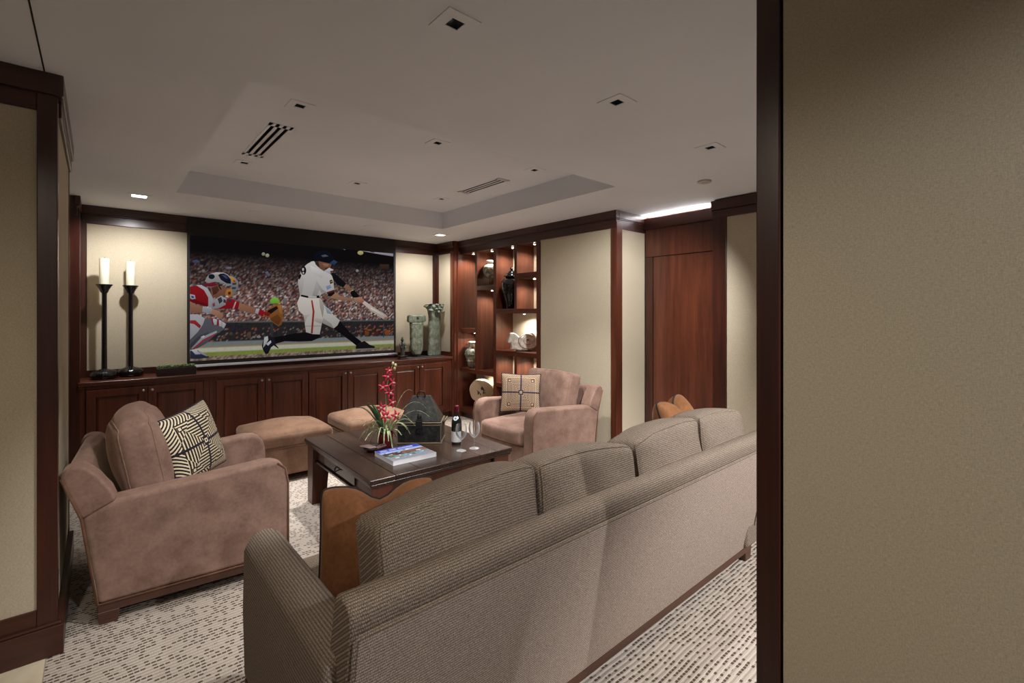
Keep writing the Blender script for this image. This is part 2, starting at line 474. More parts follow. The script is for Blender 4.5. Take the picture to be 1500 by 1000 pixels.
# --- right wall: fabric bay between bookcase and corner
mb = MB(); mb.box(3.815, 4.3, 2.81, 3.855, 0, CEIL)
wrt = struct('wall_right', mb, TRIM[2])
m2 = MB(); m2.box(3.806, 3.816, 2.865, 3.85, .12, 2.276); m2.build('fabric_panel', FABRIC, wrt)
m2 = MB(); m2.box(3.890, 4.285, 2.80, 2.812, .12, 2.268); m2.build('fabric_panel', FABRIC, wrt)
m2 = MB(); m2.box(3.797, 3.888, 2.79, 2.862, 0, 2.33); m2.build('corner_post', WOOD[2], wrt, bevel=.004)
mb = MB(); mb.box(3.775, 3.83, 2.783, 3.87, 2.365, CEIL); mb.box(3.785, 3.83, 2.79, 3.87, 2.353, 2.3645); mb.box(3.793, 3.83, 2.795, 3.87, 2.272, 2.3525)
mb.box(3.8305, 4.3, 2.783, 2.82, 2.365, CEIL); mb.box(3.8305, 4.3, 2.79, 2.82, 2.353, 2.3645); mb.box(3.8305, 4.3, 2.795, 2.82, 2.265, 2.3525)
struct('trim_5', mb, TRIM[1], bevel=.003)
mb = MB(); mb.box(3.79, 3.83, 2.785, 3.86, 0, .12); mb.box(3.8305, 4.3, 2.785, 2.83, 0, .12)
struct('baseboard_right', mb, TRIM[1], bevel=.003)
# --- wooden door wall in the recess, cove light above it
mb = MB(); mb.box(4.305, 4.42, 1.98, 2.81, 0, CEIL)
wd = struct('wall_door', mb, TRIM[2])
m2 = MB(); m2.box(4.285, 4.306, 2.05, 2.785, 2.018, 2.30); m2.build('header_panel', WOOD[2], wd, bevel=.002)
m2 = MB(); m2.box(4.278, 4.306, 2.70, 2.785, 0, 2.014); m2.build('jamb', TRIM[2], wd, bevel=.002)
m2 = MB(); m2.box(4.278, 4.306, 2.0, 2.025, 0, 2.30); m2.build('jamb', TRIM[2], wd, bevel=.002)
mb = MB(); mb.box(4.288, 4.306, 2.03, 2.698, .005, 2.010)
d1 = struct('door_1', mb, WOOD[2], bevel=.003)
mb = MB(); mb.box(4.252, 4.31, 2.0, 2.80, 2.30, 2.412)
struct('trim_6', mb, TRIM[1], bevel=.003)
led = thing('cove_light', (4.29, 2.4, 2.4125), 'thin white cove light strip on top of the door wall moulding', 'light')
m2 = MB(); m2.box(4.284, 4.302, 2.02, 2.79, 2.4125, 2.4165); m2.build('led_strip', glow('cove_glow', (1, .98, .97, 1), 150), led, world=True)
# --- nearer stretch of the right wall
mb = MB(); mb.box(4.13, 4.42, -3.2, 1.985, 0, CEIL)
wn_ = struct('wall_right_near', mb, TRIM[2])
m2 = MB(); m2.box(4.118, 4.132, -1.0, 1.866, .12, 2.276); m2.build('fabric_panel', FABRIC, wn_)
m2 = MB(); m2.box(4.108, 4.30, 1.868, 1.99, 0, 2.30); m2.build('stile', TRIM[2], wn_, bevel=.003)
mb = MB(); mb.box(4.085, 4.30, -3.2, 1.995, 2.345, CEIL-.012); mb.box(4.105, 4.30, -3.2, 1.99, 2.276, 2.345)
struct('trim_7', mb, TRIM[1], bevel=.003)
mb = MB(); mb.box(4.10, 4.14, -3.2, 1.985, 0, .12); struct('baseboard_right_near', mb, TRIM[1], bevel=.003)
# --- end of the near wall on the right of the frame
NX = 1.30
mb = MB(); mb.box(NX+.012, NX+.22, -3.2, .505, 0, CEIL)
wf = struct('wall_near', mb, TRIM[2])
m2 = MB(); m2.box(NX, NX+.014, -2.2, .447, .14, 2.28); m2.build('fabric_panel', FABRIC, wf)
m2 = MB(); m2.box(NX-.006, NX+.226, .4535, .5105, 0, CEIL); m2.build('end_stile', TRIM[2], wf, bevel=.003)
mb = MB(); mb.box(NX-.02, NX+.014, -3.2, .45, 0, .13); struct('baseboard_near', mb, TRIM[1], bevel=.003)

# ================================================================== CEILING FIXTURES
plate_m = plate_u = None
LAMPM = glow('lamp_face', (1, .97, .95, 1), 1.2)
def downlight(L):
    x, y, z, watts, cone, aim, look, tail = L
    tint = WARM
    if look == 'hall_fill': look = 'dark'; tint = (1.0, .86, .68)
    t = thing('recessed_downlight', (x, y, z), 'small square recessed ceiling downlight ' + tail, 'downlight', 'recessed ceiling downlights')
    global plate_m, plate_u
    P = .080 if look == 'lit' else .066; hh = LIT if look == 'lit' else HOLE
    mb = MB()
    if look == 'plain':
        mb.box(-P*.8, P*.8, -P*.8, P*.8, -.004, -.0003); mb.build('cover_plate', CEILM, t, bevel=.001, seg=1); return t
    for b in ((-P, P, -P, -hh), (-P, P, hh, P), (-P, -hh, -hh, hh), (hh, P, -hh, hh)): mb.box(b[0], b[1], b[2], b[3], -.004, -.0003)
    mb.build('trim_plate', CEILM, t)
    mb = MB(); d = .07 if look == 'dark' else .02
    e = hh + .004
    mb.box(-e, e, -e, -hh, 0, d); mb.box(-e, e, hh, e, 0, d); mb.box(-e, -hh, -hh, hh, 0, d); mb.box(hh, e, -hh, hh, 0, d); mb.box(-e, e, -e, e, d, d+.004)
    mb.build('baffle', VOID if look == 'dark' else WHITE, t)
    mb = MB()
    if look == 'lit':
        mb.box(-hh+.002, hh-.002, -hh+.002, hh-.002, .008, .012); mb.build('lens', glow('lit_lens', (1, .97, .9, 1), 9), t)
    else:
        mb.box(-.016, .016, .004, .012, .035, .05); mb.lathe([(.016, .05), (.016, .066)], 12); mb.build('lamp', LAMPM, t)
    if watts:
        ld = bpy.data.lights.new('downlight_beam', 'SPOT'); ld.energy = watts; ld.color = tint
        ld.spot_size = R(cone); ld.spot_blend = .75; ld.shadow_soft_size = .03
        lo = bpy.data.objects.new('downlight_beam', ld); COL.objects.link(lo); lo.parent = t; lo.location = (0, 0, -.034)
        if aim is not None:
            v = Vector(aim) - Vector((x, y, z)); lo.rotation_euler = v.to_track_quat('-Z', 'Y').to_euler()
    return t
for L in LIGHTS: downlight(L)

for v in VENTS:
    x0, x1, y0, y1, side = v
    t = thing('slot_vent', ((x0+x1)/2, (y0+y1)/2, TRAY), 'white ceiling air vent with three dark slots, on the %s side of the tray' % side, 'vent', 'slot vents in the tray')
    ss = vent_slots(v); mb = MB()
    xs = [x0] + [q for s in ss for q in s[:2]] + [x1]
    for i in range(0, len(xs), 2): mb.box(xs[i], xs[i+1], y0, y1, TRAY-.003, TRAY-.0002)
    mb.box(x0, x1, y0, y0+.05, TRAY-.003, TRAY-.0002); mb.box(x0, x1, y1-.05, y1, TRAY-.003, TRAY-.0002)
    mb.build('vent_frame', CEILM, t, world=True)
    for s in ss:
        m2 = MB(); m2.box(s[0]-.002, s[1]+.002, s[2], s[3], TRAY+.03, TRAY+.034); m2.box(s[0]-.003, s[0], s[2], s[3], TRAY, TRAY+.03); m2.box(s[1], s[1]+.003, s[2], s[3], TRAY, TRAY+.03)
        m2.build('slot', VOID, t, world=True)
t = thing('smoke_detector', (3.465, 1.741, CEIL), 'small round white detector disc on the ceiling before the door wall', 'detector')
mb = MB(); mb.lathe([(.045, -.014), (.05, -.010), (.05, -.0003)], 28); mb.build('disc', WHITE, t, smooth=True, angle=40)
mb = MB(); mb.lathe([(.018, -.019), (.02, -.015), (.02, -.012)], 20); mb.build('sensor_cap', WHITE, t, smooth=True, angle=40)

# ================================================================== LOW CABINETS UNDER THE SCREEN
CT = .84
ct = MB(); ct.box(-.128, 3.70, 5.474, 5.896, .805, CT)
ct.box(-.128, 3.70, 5.482, 5.896, .788, .805)
tag(ct.build('countertop', WOOD[0], bevel=.005, seg=3), 'long dark red wood countertop running below the projection screen', 'countertop')
knob = None
def cabinet(x0, x1, doors, label):
    t = thing('low_cabinet', ((x0+x1)/2, 5.70, 0), label, 'cabinet', 'low cabinets below the screen')
    mb = MB(); mb.box(x0, x1, 5.498, 5.89, .085, .787); mb.build('body', WOOD[2], t, world=True)
    mb = MB(); mb.box(x0, x1, 5.53, 5.89, 0, .085); mb.build('toe_kick', TRIM[0], t, world=True)
    # face frame around the doors
    mb = MB(); a = doors[0][0]; b = doors[-1][1]
    if a - x0 > .004: mb.box(x0, a-.003, 5.486, 5.498, .085, .787)
    if x1 - b > .004: mb.box(b+.003, x1, 5.486, 5.498, .085, .787)
    mb.box(a-.002, b+.002, 5.486, 5.498, .770, .787); mb.box(a-.002, b+.002, 5.486, 5.498, .085, .112)
    mb.build('face_frame', WOOD[2], t, world=True, bevel=.0015, seg=1)
    for i, (d0, d1) in enumerate(doors):
        mb = MB(); w = .062; z0, z1 = .115, .767
        mb.box(d0, d0+w, 5.474, 5.497, z0, z1); mb.box(d1-w, d1, 5.474, 5.497, z0, z1)
        mb.box(d0+w, d1-w, 5.474, 5.497, z0, z0+w); mb.box(d0+w, d1-w, 5.474, 5.497, z1-w, z1)
        d = mb.build('door', WOOD[2], t, world=True, bevel=.003, seg=2)
        # raised panel: a bevelled field inside the frame
        mb = MB(); p = MB()
        q0 = (d0+w, d1-w, z0+w, z1-w); g = .022
        b0 = len(p.v)
        p.v += [(q0[0],5.490,q0[2]),(q0[1],5.490,q0[2]),(q0[1],5.490,q0[3]),(q0[0],5.490,q0[3]),
                (q0[0]+g,5.480,q0[2]+g),(q0[1]-g,5.480,q0[2]+g),(q0[1]-g,5.480,q0[3]-g),(q0[0]+g,5.480,q0[3]-g)]
        for q in ((0,1,5,4),(1,2,6,5),(2,3,7,6),(3,0,4,7),(4,5,6,7)): p.face(q)
        l = t.location
        p.v = [(x-l.x, y-l.y, z-l.z) for x, y, z in p.v]
        p.build('raised_panel', WOOD[2], d)
        kx = (d1-.030 if i % 2 == 0 else d0+.030)
        k = MB()
        k.lathe([(.005, 0), (.005, .010), (.011, .013), (.012, .019), (.008, .024), (0, .025)], 14)
        k.xf(Matrix.Translation((kx-l.x, 5.474-l.y, .735-l.z)) @ Matrix.Rotation(R(90), 4, 'X'))
        k.build('knob', STEEL, d, smooth=True)
    return t
cabinet(-.128, .83, [(-.075, .344), (.349, .775)], 'low wooden cabinet below the two candlesticks, behind the left armchair')
cabinet(.832, 1.772, [(.888, 1.327), (1.332, 1.768)], 'low wooden cabinet behind the left ottoman')
cabinet(1.774, 2.715, [(1.780, 2.215), (2.220, 2.662)], 'low wooden cabinet behind the right ottoman, below the batter')
cabinet(2.717, 3.698, [(2.775, 3.178), (3.183, 3.605)], 'low wooden cabinet below the green stone carvings, next to the bookcase')

# ================================================================== BOOKCASE WITH LIT CUBBIES
BX0, BX1 = 3.802, 4.09
bc = thing('bookcase', (3.95, 4.66, 0), 'tall built-in red wood bookcase with staggered cubbies lit from above', 'bookcase')
def bpart(name, x0, x1, y0, y1, z0, z1, m, bev=.002):
    mb = MB(); mb.box(x0, x1, y0, y1, z0, z1); return mb.build(name, m, bc, world=True, bevel=bev, seg=1)
bpart('back_panel', BX1, BX1+.02, 3.86, 5.46, .06, 2.30, FABRIC, 0)
bpart('upright', BX0, BX1, 5.448, 5.456, 0, 2.30, WOOD[2])
for y0, y1, z0, z1 in ((5.052, 5.094, .655, 2.262), (4.650, 4.708, 0, 2.262), (4.258, 4.303, 1.465, 2.262), (4.258, 4.303, .10, .945), (3.866, 3.919, 0, 2.262)):
    bpart('upright', BX0, BX1, y0, y1, z0, z1, WOOD[2])
for y0, y1, z1, th in ((5.094, 5.45, 1.232, .058), (4.708, 5.45, .682, .056), (5.094-.39, 5.052, 1.80, .056), (3.919, 4.65, 1.493, .058),
                       (3.919, 4.65, .972, .056), (4.303, 4.65, .562, .05), (3.919, 4.258, 1.920, .066), (4.708, 5.45, .13, .06), (3.919, 4.65, .13, .06), (3.919, 4.258, .45, .05)):
    bpart('shelf', BX0+.001, BX1, y0, y1, z1-th, z1, WOOD[1])
bpart('base', BX0+.03, BX1, 3.87, 5.45, 0, .072, TRIM[1])
bpart('top_rail', BX0+.001, BX1, 3.86, 5.46, 2.262, 2.435, TRIM[1])
PUCK = glow('puck_glow', (1, .93, .8, 1), 40)
def puck(x, y, z, e):
    m2 = MB(); m2.lathe([(.016, -.008), (.018, -.004), (.018, 0)], 16, (x, y, z)); p = m2.build('puck_light', STEEL, bc, world=True, smooth=True, angle=40)
    m2 = MB(); m2.lathe([(.0001, -.0105), (.011, -.010), (.013, -.008)], 16, (x-3.95, y-4.66, z)); m2.build('lens', PUCK, p)
    ld = bpy.data.lights.new('puck_beam', 'SPOT'); ld.energy = e*4; ld.color = (1, .92, .82); ld.spot_size = R(150); ld.spot_blend = .6; ld.shadow_soft_size = .012
    lo = bpy.data.objects.new('puck_beam', ld); COL.objects.link(lo); lo.parent = p; lo.location = (x-3.95, y-4.66, z-.014)
for x, y, z, e in ((3.91, 5.275, 2.262, 5), (3.91, 4.865, 2.262, 4), (3.91, 4.455, 2.262, 5), (3.91, 4.06, 2.262, 4), (3.91, 4.865, 1.744, 4), (3.91, 4.06, 1.854, 4),
                   (3.93, 4.26, 1.435, 6), (3.93, 5.27, 1.174, 3), (3.95, 5.05, .626, 2.2), (3.93, 4.47, .916, 3), (3.93, 4.09, .916, 3)): puck(x, y, z, e)
mb = MB(); mb.box(3.775, 3.81, 3.872, 5.475, 2.365, CEIL); mb.box(3.785, 3.81, 3.872, 5.475, 2.353, 2.365)
struct('trim_8', mb, TRIM[1], bevel=.003)

# ================================================================== PROJECTION SCREEN
SY = 5.865
sx0, sx1, sz0, sz1 = .692, 3.040, .905, 2.436
ps = thing('projection_screen', ((sx0+sx1)/2, SY, .90), 'large pull-down projection screen showing a baseball batter, catcher and crowd', 'screen')
mb = MB(); mb.box(sx0, sx1, SY, SY+.004, sz0, sz1); mb.build('screen_sheet', plain('screen_black', srgb(20, 17, 17), .7), ps, world=True)
mb = MB(); mb.box(sx0+.052, sx1+.028, SY-.012, SY+.010, .876, .903); mb.build('weight_bar', plain('bar_silver', srgb(226, 228, 236), .3, .2), ps, world=True, bevel=.004)
mb = MB(); mb.box(2.925, 2.985, SY-.0135, SY-.0118, .883, .897, 0); mb.box(2.985, 3.035, SY-.0135, SY-.0118, .883, .897, 1)
mb.build('maker_badge', [plain('badge_pink', srgb(190, 130, 170), .4), plain('badge_blue', srgb(70, 80, 120), .4)], ps, world=True)
IMG = (0.716, 3.012, 0.942, 2.242)
LEV = {'crowd': 1.994, 'rail': 1.351, 'dug': 1.13, 'band': 1.085, 'white': 1.066, 'grass': 1.021, 'dirt': 0.981}
PICTURE = [
 ((160, 156, 168), [(2.563,2.258),(2.748,2.255),(3.003,2.254),(3.003,2.204),(2.765,2.221),(2.588,2.238)]),
 ((110, 50, 60), [(2.672,2.258),(2.731,2.257),(2.731,2.231),(2.68,2.236)]),
 ((190, 182, 118), [(2.583,2.218),(2.579,2.206),(2.568,2.196),(2.552,2.189),(2.535,2.188),(2.519,2.192),(2.508,2.2),(2.504,2.212),(2.508,2.224),(2.519,2.234),(2.535,2.24),(2.552,2.242),(2.568,2.238),(2.579,2.23)]),
 ((150, 145, 128), [(1.425,2.107),(1.423,2.098),(1.418,2.091),(1.411,2.087),(1.403,2.086),(1.396,2.089),(1.391,2.095),(1.389,2.104),(1.391,2.112),(1.396,2.119),(1.403,2.124),(1.411,2.124),(1.418,2.121),(1.423,2.115)]),
 ((165, 160, 140), [(1.468,2.095),(1.466,2.086),(1.46,2.078),(1.452,2.073),(1.443,2.072),(1.435,2.076),(1.429,2.083),(1.427,2.092),(1.429,2.101),(1.435,2.108),(1.443,2.113),(1.452,2.114),(1.46,2.111),(1.466,2.104)]),
 ((62, 44, 32), [(2.808,2.086),(2.94,2.095),(2.94,2.029),(2.808,2.029)]),
 ((150, 148, 150), [(2.521,1.983),(2.519,1.975),(2.513,1.969),(2.505,1.965),(2.497,1.965),(2.489,1.967),(2.483,1.973),(2.482,1.981),(2.483,1.988),(2.489,1.995),(2.497,1.998),(2.505,1.999),(2.513,1.996),(2.519,1.99)]),
 ((150, 148, 150), [(2.348,2.245),(2.346,2.241),(2.343,2.237),(2.338,2.235),(2.332,2.234),(2.327,2.236),(2.324,2.239),(2.323,2.243),(2.324,2.247),(2.327,2.25),(2.332,2.252),(2.338,2.253),(2.343,2.252),(2.346,2.249)]),
 ((66, 76, 108), [(0.801,1.976),(0.798,1.969),(0.789,1.962),(0.776,1.958),(0.762,1.957),(0.749,1.959),(0.74,1.965),(0.737,1.972),(0.74,1.979),(0.749,1.985),(0.762,1.99),(0.776,1.991),(0.789,1.988),(0.798,1.983)]),
 ((110, 110, 122), [(1.097,1.928),(1.094,1.922),(1.085,1.916),(1.073,1.912),(1.06,1.912),(1.048,1.914),(1.039,1.918),(1.037,1.924),(1.039,1.931),(1.048,1.936),(1.06,1.94),(1.073,1.941),(1.085,1.939),(1.094,1.934)]),
 ((96, 100, 120), [(1.421,1.9),(1.447,1.915),(1.479,1.875),(1.46,1.853)]),
 ((120, 116, 118), [(0.849,1.88),(0.848,1.873),(0.843,1.867),(0.837,1.863),(0.831,1.863),(0.824,1.866),(0.82,1.871),(0.819,1.878),(0.82,1.886),(0.824,1.892),(0.831,1.895),(0.837,1.896),(0.843,1.893),(0.848,1.887)]),
 ((130, 126, 126), [(1.6,1.726),(1.598,1.718),(1.593,1.712),(1.587,1.709),(1.579,1.709),(1.572,1.712),(1.567,1.717),(1.566,1.725),(1.567,1.732),(1.572,1.738),(1.579,1.742),(1.587,1.742),(1.593,1.739),(1.598,1.733)]),
 ((122, 112, 112), [(1.665,1.578),(1.662,1.561),(1.654,1.547),(1.642,1.539),(1.629,1.539),(1.618,1.546),(1.609,1.56),(1.607,1.577),(1.609,1.594),(1.618,1.608),(1.629,1.616),(1.642,1.617),(1.654,1.609),(1.662,1.595)]),
 ((130, 128, 126), [(1.381,1.173),(1.379,1.166),(1.373,1.161),(1.364,1.158),(1.354,1.159),(1.345,1.162),(1.338,1.167),(1.336,1.174),(1.338,1.18),(1.345,1.186),(1.354,1.188),(1.364,1.188),(1.373,1.185),(1.379,1.179)]),
 ((120, 118, 116), [(1.327,1.172),(1.326,1.166),(1.321,1.162),(1.315,1.16),(1.308,1.16),(1.301,1.163),(1.297,1.167),(1.295,1.173),(1.297,1.178),(1.301,1.182),(1.308,1.184),(1.315,1.184),(1.321,1.181),(1.326,1.177)]),
 ((86, 70, 58), [(1.282,1.196),(1.28,1.183),(1.274,1.173),(1.265,1.168),(1.255,1.168),(1.246,1.174),(1.24,1.184),(1.238,1.198),(1.24,1.21),(1.246,1.221),(1.255,1.226),(1.265,1.226),(1.274,1.22),(1.28,1.209)]),
 ((74, 66, 60), [(1.105,1.215),(1.103,1.207),(1.098,1.2),(1.091,1.197),(1.084,1.197),(1.077,1.201),(1.072,1.208),(1.07,1.216),(1.072,1.224),(1.077,1.23),(1.084,1.234),(1.091,1.233),(1.098,1.23),(1.103,1.223)]),
 ((64, 70, 72), [(2.856,1.297),(2.87,1.297),(2.87,1.117),(2.856,1.117)]),
 ((64, 70, 72), [(2.543,1.302),(2.557,1.301),(2.557,1.127),(2.543,1.128)]),
 ((50, 54, 56), [(1.479,1.323),(1.507,1.323),(1.507,1.126),(1.479,1.127)]),
 ((118, 62, 34), [(2.66,1.172),(2.657,1.159),(2.648,1.15),(2.636,1.145),(2.623,1.145),(2.611,1.151),(2.603,1.161),(2.6,1.174),(2.603,1.186),(2.611,1.196),(2.623,1.201),(2.636,1.201),(2.648,1.195),(2.657,1.184)]),
 ((48, 38, 48), [(2.482,1.232),(2.478,1.214),(2.469,1.2),(2.456,1.193),(2.442,1.193),(2.429,1.201),(2.42,1.216),(2.417,1.233),(2.42,1.251),(2.429,1.265),(2.442,1.272),(2.456,1.272),(2.469,1.264),(2.478,1.25)]),
 ((134, 70, 36), [(2.949,1.172),(2.946,1.155),(2.936,1.141),(2.922,1.134),(2.906,1.135),(2.892,1.143),(2.882,1.157),(2.878,1.174),(2.882,1.191),(2.892,1.204),(2.906,1.212),(2.922,1.211),(2.936,1.203),(2.946,1.189)]),
 ((76, 36, 36), [(2.793,1.168),(2.79,1.153),(2.782,1.141),(2.771,1.134),(2.759,1.134),(2.748,1.142),(2.741,1.154),(2.738,1.17),(2.741,1.185),(2.748,1.197),(2.759,1.204),(2.771,1.203),(2.782,1.196),(2.79,1.184)]),
 ((140, 24, 30), [(0.717,1.714),(0.785,1.723),(0.845,1.693),(0.883,1.642),(0.894,1.539),(0.872,1.506),(0.785,1.531),(0.717,1.562)]),
 ((110, 18, 24), [(0.717,1.574),(0.732,1.6),(0.796,1.563),(0.867,1.538),(0.872,1.506),(0.785,1.531),(0.717,1.555)]),
 ((130, 85, 66), [(0.905,1.715),(0.967,1.739),(0.995,1.724),(1.047,1.707),(1.041,1.647),(1.007,1.63),(0.961,1.599),(0.917,1.611),(0.9,1.669)]),
 ((80, 48, 40), [(0.908,1.708),(0.961,1.734),(0.978,1.684),(0.95,1.644),(0.922,1.63)]),
 ((172, 170, 174), [(0.769,1.731),(0.818,1.733),(0.872,1.7),(0.9,1.643),(0.926,1.578),(0.914,1.494),(0.878,1.497),(0.878,1.603),(0.839,1.68),(0.796,1.711)]),
 ((152, 152, 158), [(0.922,1.576),(0.995,1.626),(1.047,1.594),(1.055,1.541),(0.984,1.501),(0.917,1.477),(0.9,1.519)]),
 ((60, 58, 66), [(0.961,1.592),(0.995,1.613),(1.009,1.567),(0.978,1.537)]),
 ((60, 58, 66), [(1.016,1.591),(1.039,1.581),(1.039,1.547),(1.016,1.554)]),
 ((150, 60, 66), [(0.914,1.539),(0.937,1.553),(0.939,1.513),(0.919,1.507)]),
 ((142, 26, 33), [(1.047,1.597),(1.093,1.595),(1.146,1.569),(1.172,1.548),(1.158,1.479),(1.087,1.486),(0.961,1.485),(1.035,1.528)]),
 ((196, 160, 160), [(1.127,1.566),(1.139,1.562),(1.115,1.484),(1.101,1.486)]),
 ((60, 58, 70), [(1.053,1.594),(1.093,1.582),(1.099,1.558),(1.067,1.561)]),
 ((160, 154, 154), [(0.845,1.773),(0.867,1.823),(0.9,1.856),(0.95,1.874),(1.018,1.874),(1.06,1.854),(1.09,1.816),(1.097,1.742),(1.053,1.729),(1.018,1.762),(0.939,1.772),(0.883,1.757)]),
 ((190, 186, 184), [(0.9,1.853),(0.95,1.872),(1.018,1.872),(0.995,1.853),(0.939,1.84)]),
 ((28, 30, 48), [(0.937,1.827),(0.934,1.815),(0.926,1.805),(0.914,1.799),(0.901,1.798),(0.89,1.803),(0.882,1.812),(0.879,1.824),(0.882,1.836),(0.89,1.846),(0.901,1.851),(0.914,1.852),(0.926,1.848),(0.934,1.838)]),
 ((26, 28, 46), [(0.967,1.844),(0.986,1.861),(1.018,1.865),(1.053,1.846),(1.085,1.805),(1.087,1.757),(1.047,1.759),(0.993,1.795)]),
 ((62, 76, 110), [(1.001,1.848),(1.035,1.845),(1.062,1.817),(1.041,1.808)]),
 ((120, 30, 46), [(0.826,1.722),(0.861,1.754),(0.939,1.761),(0.967,1.739),(0.911,1.721)]),
 ((36, 24, 26), [(0.973,1.743),(0.998,1.698),(0.991,1.687),(0.966,1.73)]),
 ((128, 128, 134), [(1.082,1.841),(1.123,1.83),(1.158,1.784),(1.153,1.717),(1.125,1.649),(1.092,1.619),(1.073,1.668),(1.094,1.741)]),
 ((60, 62, 70), [(1.101,1.768),(1.14,1.77),(1.134,1.748),(1.101,1.744)]),
 ((60, 62, 70), [(1.097,1.722),(1.139,1.723),(1.128,1.7),(1.094,1.699)]),
 ((196, 146, 62), [(1.073,1.843),(1.106,1.829),(1.137,1.786),(1.113,1.766),(1.09,1.792)]),
 ((170, 60, 50), [(1.111,1.802),(1.132,1.786),(1.123,1.772),(1.106,1.785)]),
 ((182, 116, 42), [(1.03,1.644),(1.047,1.693),(1.093,1.699),(1.106,1.635),(1.078,1.608)]),
 ((60, 40, 30), [(1.058,1.667),(1.085,1.672),(1.083,1.641),(1.062,1.637)]),
 ((152, 104, 82), [(1.17,1.553),(1.254,1.517),(1.34,1.49),(1.335,1.432),(1.254,1.446),(1.153,1.481)]),
 ((176, 172, 172), [(1.334,1.493),(1.367,1.483),(1.352,1.427),(1.321,1.44)]),
 ((150, 24, 34), [(1.367,1.483),(1.409,1.47),(1.418,1.435),(1.402,1.399),(1.35,1.427)]),
 ((126, 190, 66), [(1.476,1.547),(1.481,1.596),(1.517,1.626),(1.563,1.605),(1.58,1.551)]),
 ((138, 84, 40), [(1.402,1.414),(1.453,1.488),(1.55,1.548),(1.603,1.537),(1.613,1.421),(1.599,1.307),(1.563,1.285),(1.485,1.348),(1.466,1.39)]),
 ((168, 108, 58), [(1.557,1.534),(1.599,1.531),(1.607,1.426),(1.572,1.438)]),
 ((104, 60, 28), [(1.479,1.379),(1.557,1.427),(1.596,1.364),(1.562,1.301),(1.498,1.348)]),
 ((24, 22, 24), [(1.453,1.471),(1.543,1.52),(1.562,1.494),(1.485,1.432),(1.434,1.418)]),
 ((130, 30, 26), [(1.409,1.46),(1.479,1.442),(1.468,1.404),(1.421,1.413)]),
 ((150, 106, 86), [(0.717,1.562),(0.764,1.531),(0.829,1.506),(0.835,1.452),(0.775,1.439),(0.717,1.439)]),
 ((156, 156, 162), [(0.829,1.512),(0.919,1.481),(0.901,1.432),(0.822,1.452)]),
 ((168, 118, 94), [(0.917,1.481),(0.978,1.461),(1.014,1.409),(0.998,1.373),(0.973,1.38),(0.945,1.414),(0.899,1.432)]),
 ((166, 164, 168), [(0.717,1.427),(0.785,1.427),(0.848,1.383),(0.829,1.319),(0.785,1.243),(0.717,1.162)]),
 ((150, 40, 46), [(0.717,1.365),(0.764,1.365),(0.814,1.307),(0.802,1.279),(0.753,1.325),(0.717,1.334)]),
 ((84, 84, 92), [(0.829,1.319),(0.856,1.383),(0.917,1.389),(0.995,1.369),(1.043,1.322),(1.018,1.261),(0.939,1.21),(0.861,1.122),(0.785,1.074),(0.717,1.057),(0.717,1.154),(0.785,1.243)]),
 ((62, 62, 70), [(0.717,1.118),(0.796,1.204),(0.883,1.241),(0.85,1.164),(0.764,1.078),(0.717,1.061)]),
 ((186, 182, 184), [(0.922,1.383),(0.957,1.37),(0.952,1.315),(0.917,1.315)]),
 ((186, 182, 184), [(0.975,1.369),(1.0,1.353),(1.0,1.294),(0.975,1.301)]),
 ((180, 178, 182), [(1.004,1.349),(1.039,1.324),(1.02,1.274),(1.002,1.29)]),
 ((142, 34, 44), [(0.899,1.39),(0.914,1.386),(0.93,1.315),(0.917,1.315)]),
 ((142, 34, 44), [(0.959,1.37),(0.974,1.364),(0.974,1.301),(0.957,1.309)]),
 ((150, 148, 154), [(0.723,1.07),(0.818,1.188),(0.952,1.252),(0.957,1.233),(0.829,1.162),(0.757,1.075)]),
 ((146, 50, 58), [(0.732,1.064),(0.829,1.16),(0.939,1.218),(0.941,1.208),(0.837,1.144),(0.753,1.063)]),
 ((190, 188, 190), [(0.811,1.191),(0.839,1.206),(0.848,1.187),(0.82,1.173)]),
 ((44, 48, 68), [(0.717,1.052),(0.785,1.051),(0.872,0.995),(0.888,0.971),(0.775,0.962),(0.717,0.97)]),
 ((176, 176, 182), [(0.728,1.057),(0.775,1.054),(0.811,1.011),(0.764,1.009)]),
 ((150, 150, 160), [(0.785,1.051),(0.818,1.034),(0.879,0.987),(0.861,0.985),(0.807,1.017)]),
 ((170, 170, 190), [(0.718,1.635),(0.758,1.626),(0.766,1.588),(0.734,1.58),(0.718,1.592)]),
 ((60, 64, 120), [(0.725,1.62),(0.751,1.613),(0.751,1.596),(0.732,1.595)]),
 ((18, 16, 18), [(2.028,1.193),(2.038,1.145),(1.934,1.104),(1.793,1.103),(1.63,1.113),(1.525,1.086),(1.501,1.162),(1.617,1.18),(1.752,1.205),(1.877,1.211)]),
 ((18, 16, 18), [(2.273,1.342),(2.323,1.289),(2.417,1.179),(2.547,1.08),(2.583,1.028),(2.498,1.016),(2.417,1.082),(2.291,1.179),(2.19,1.249)]),
 ((200, 196, 190), [(2.067,1.551),(2.139,1.489),(2.199,1.413),(2.276,1.351),(2.245,1.288),(2.199,1.25),(2.124,1.29),(2.061,1.321)]),
 ((150, 168, 178), [(2.082,1.536),(2.133,1.489),(2.176,1.425),(2.118,1.437)]),
 ((160, 152, 146), [(2.067,1.383),(2.169,1.307),(2.199,1.25),(2.124,1.287),(2.061,1.318)]),
 ((206, 199, 190), [(1.8,1.644),(1.884,1.622),(2.028,1.622),(2.072,1.563),(2.082,1.503),(2.067,1.383),(2.05,1.294),(2.028,1.181),(1.948,1.187),(1.868,1.212),(1.856,1.297),(1.842,1.414),(1.786,1.469),(1.767,1.559)]),
 ((176, 168, 160), [(1.842,1.414),(1.919,1.426),(1.877,1.385),(1.854,1.312)]),
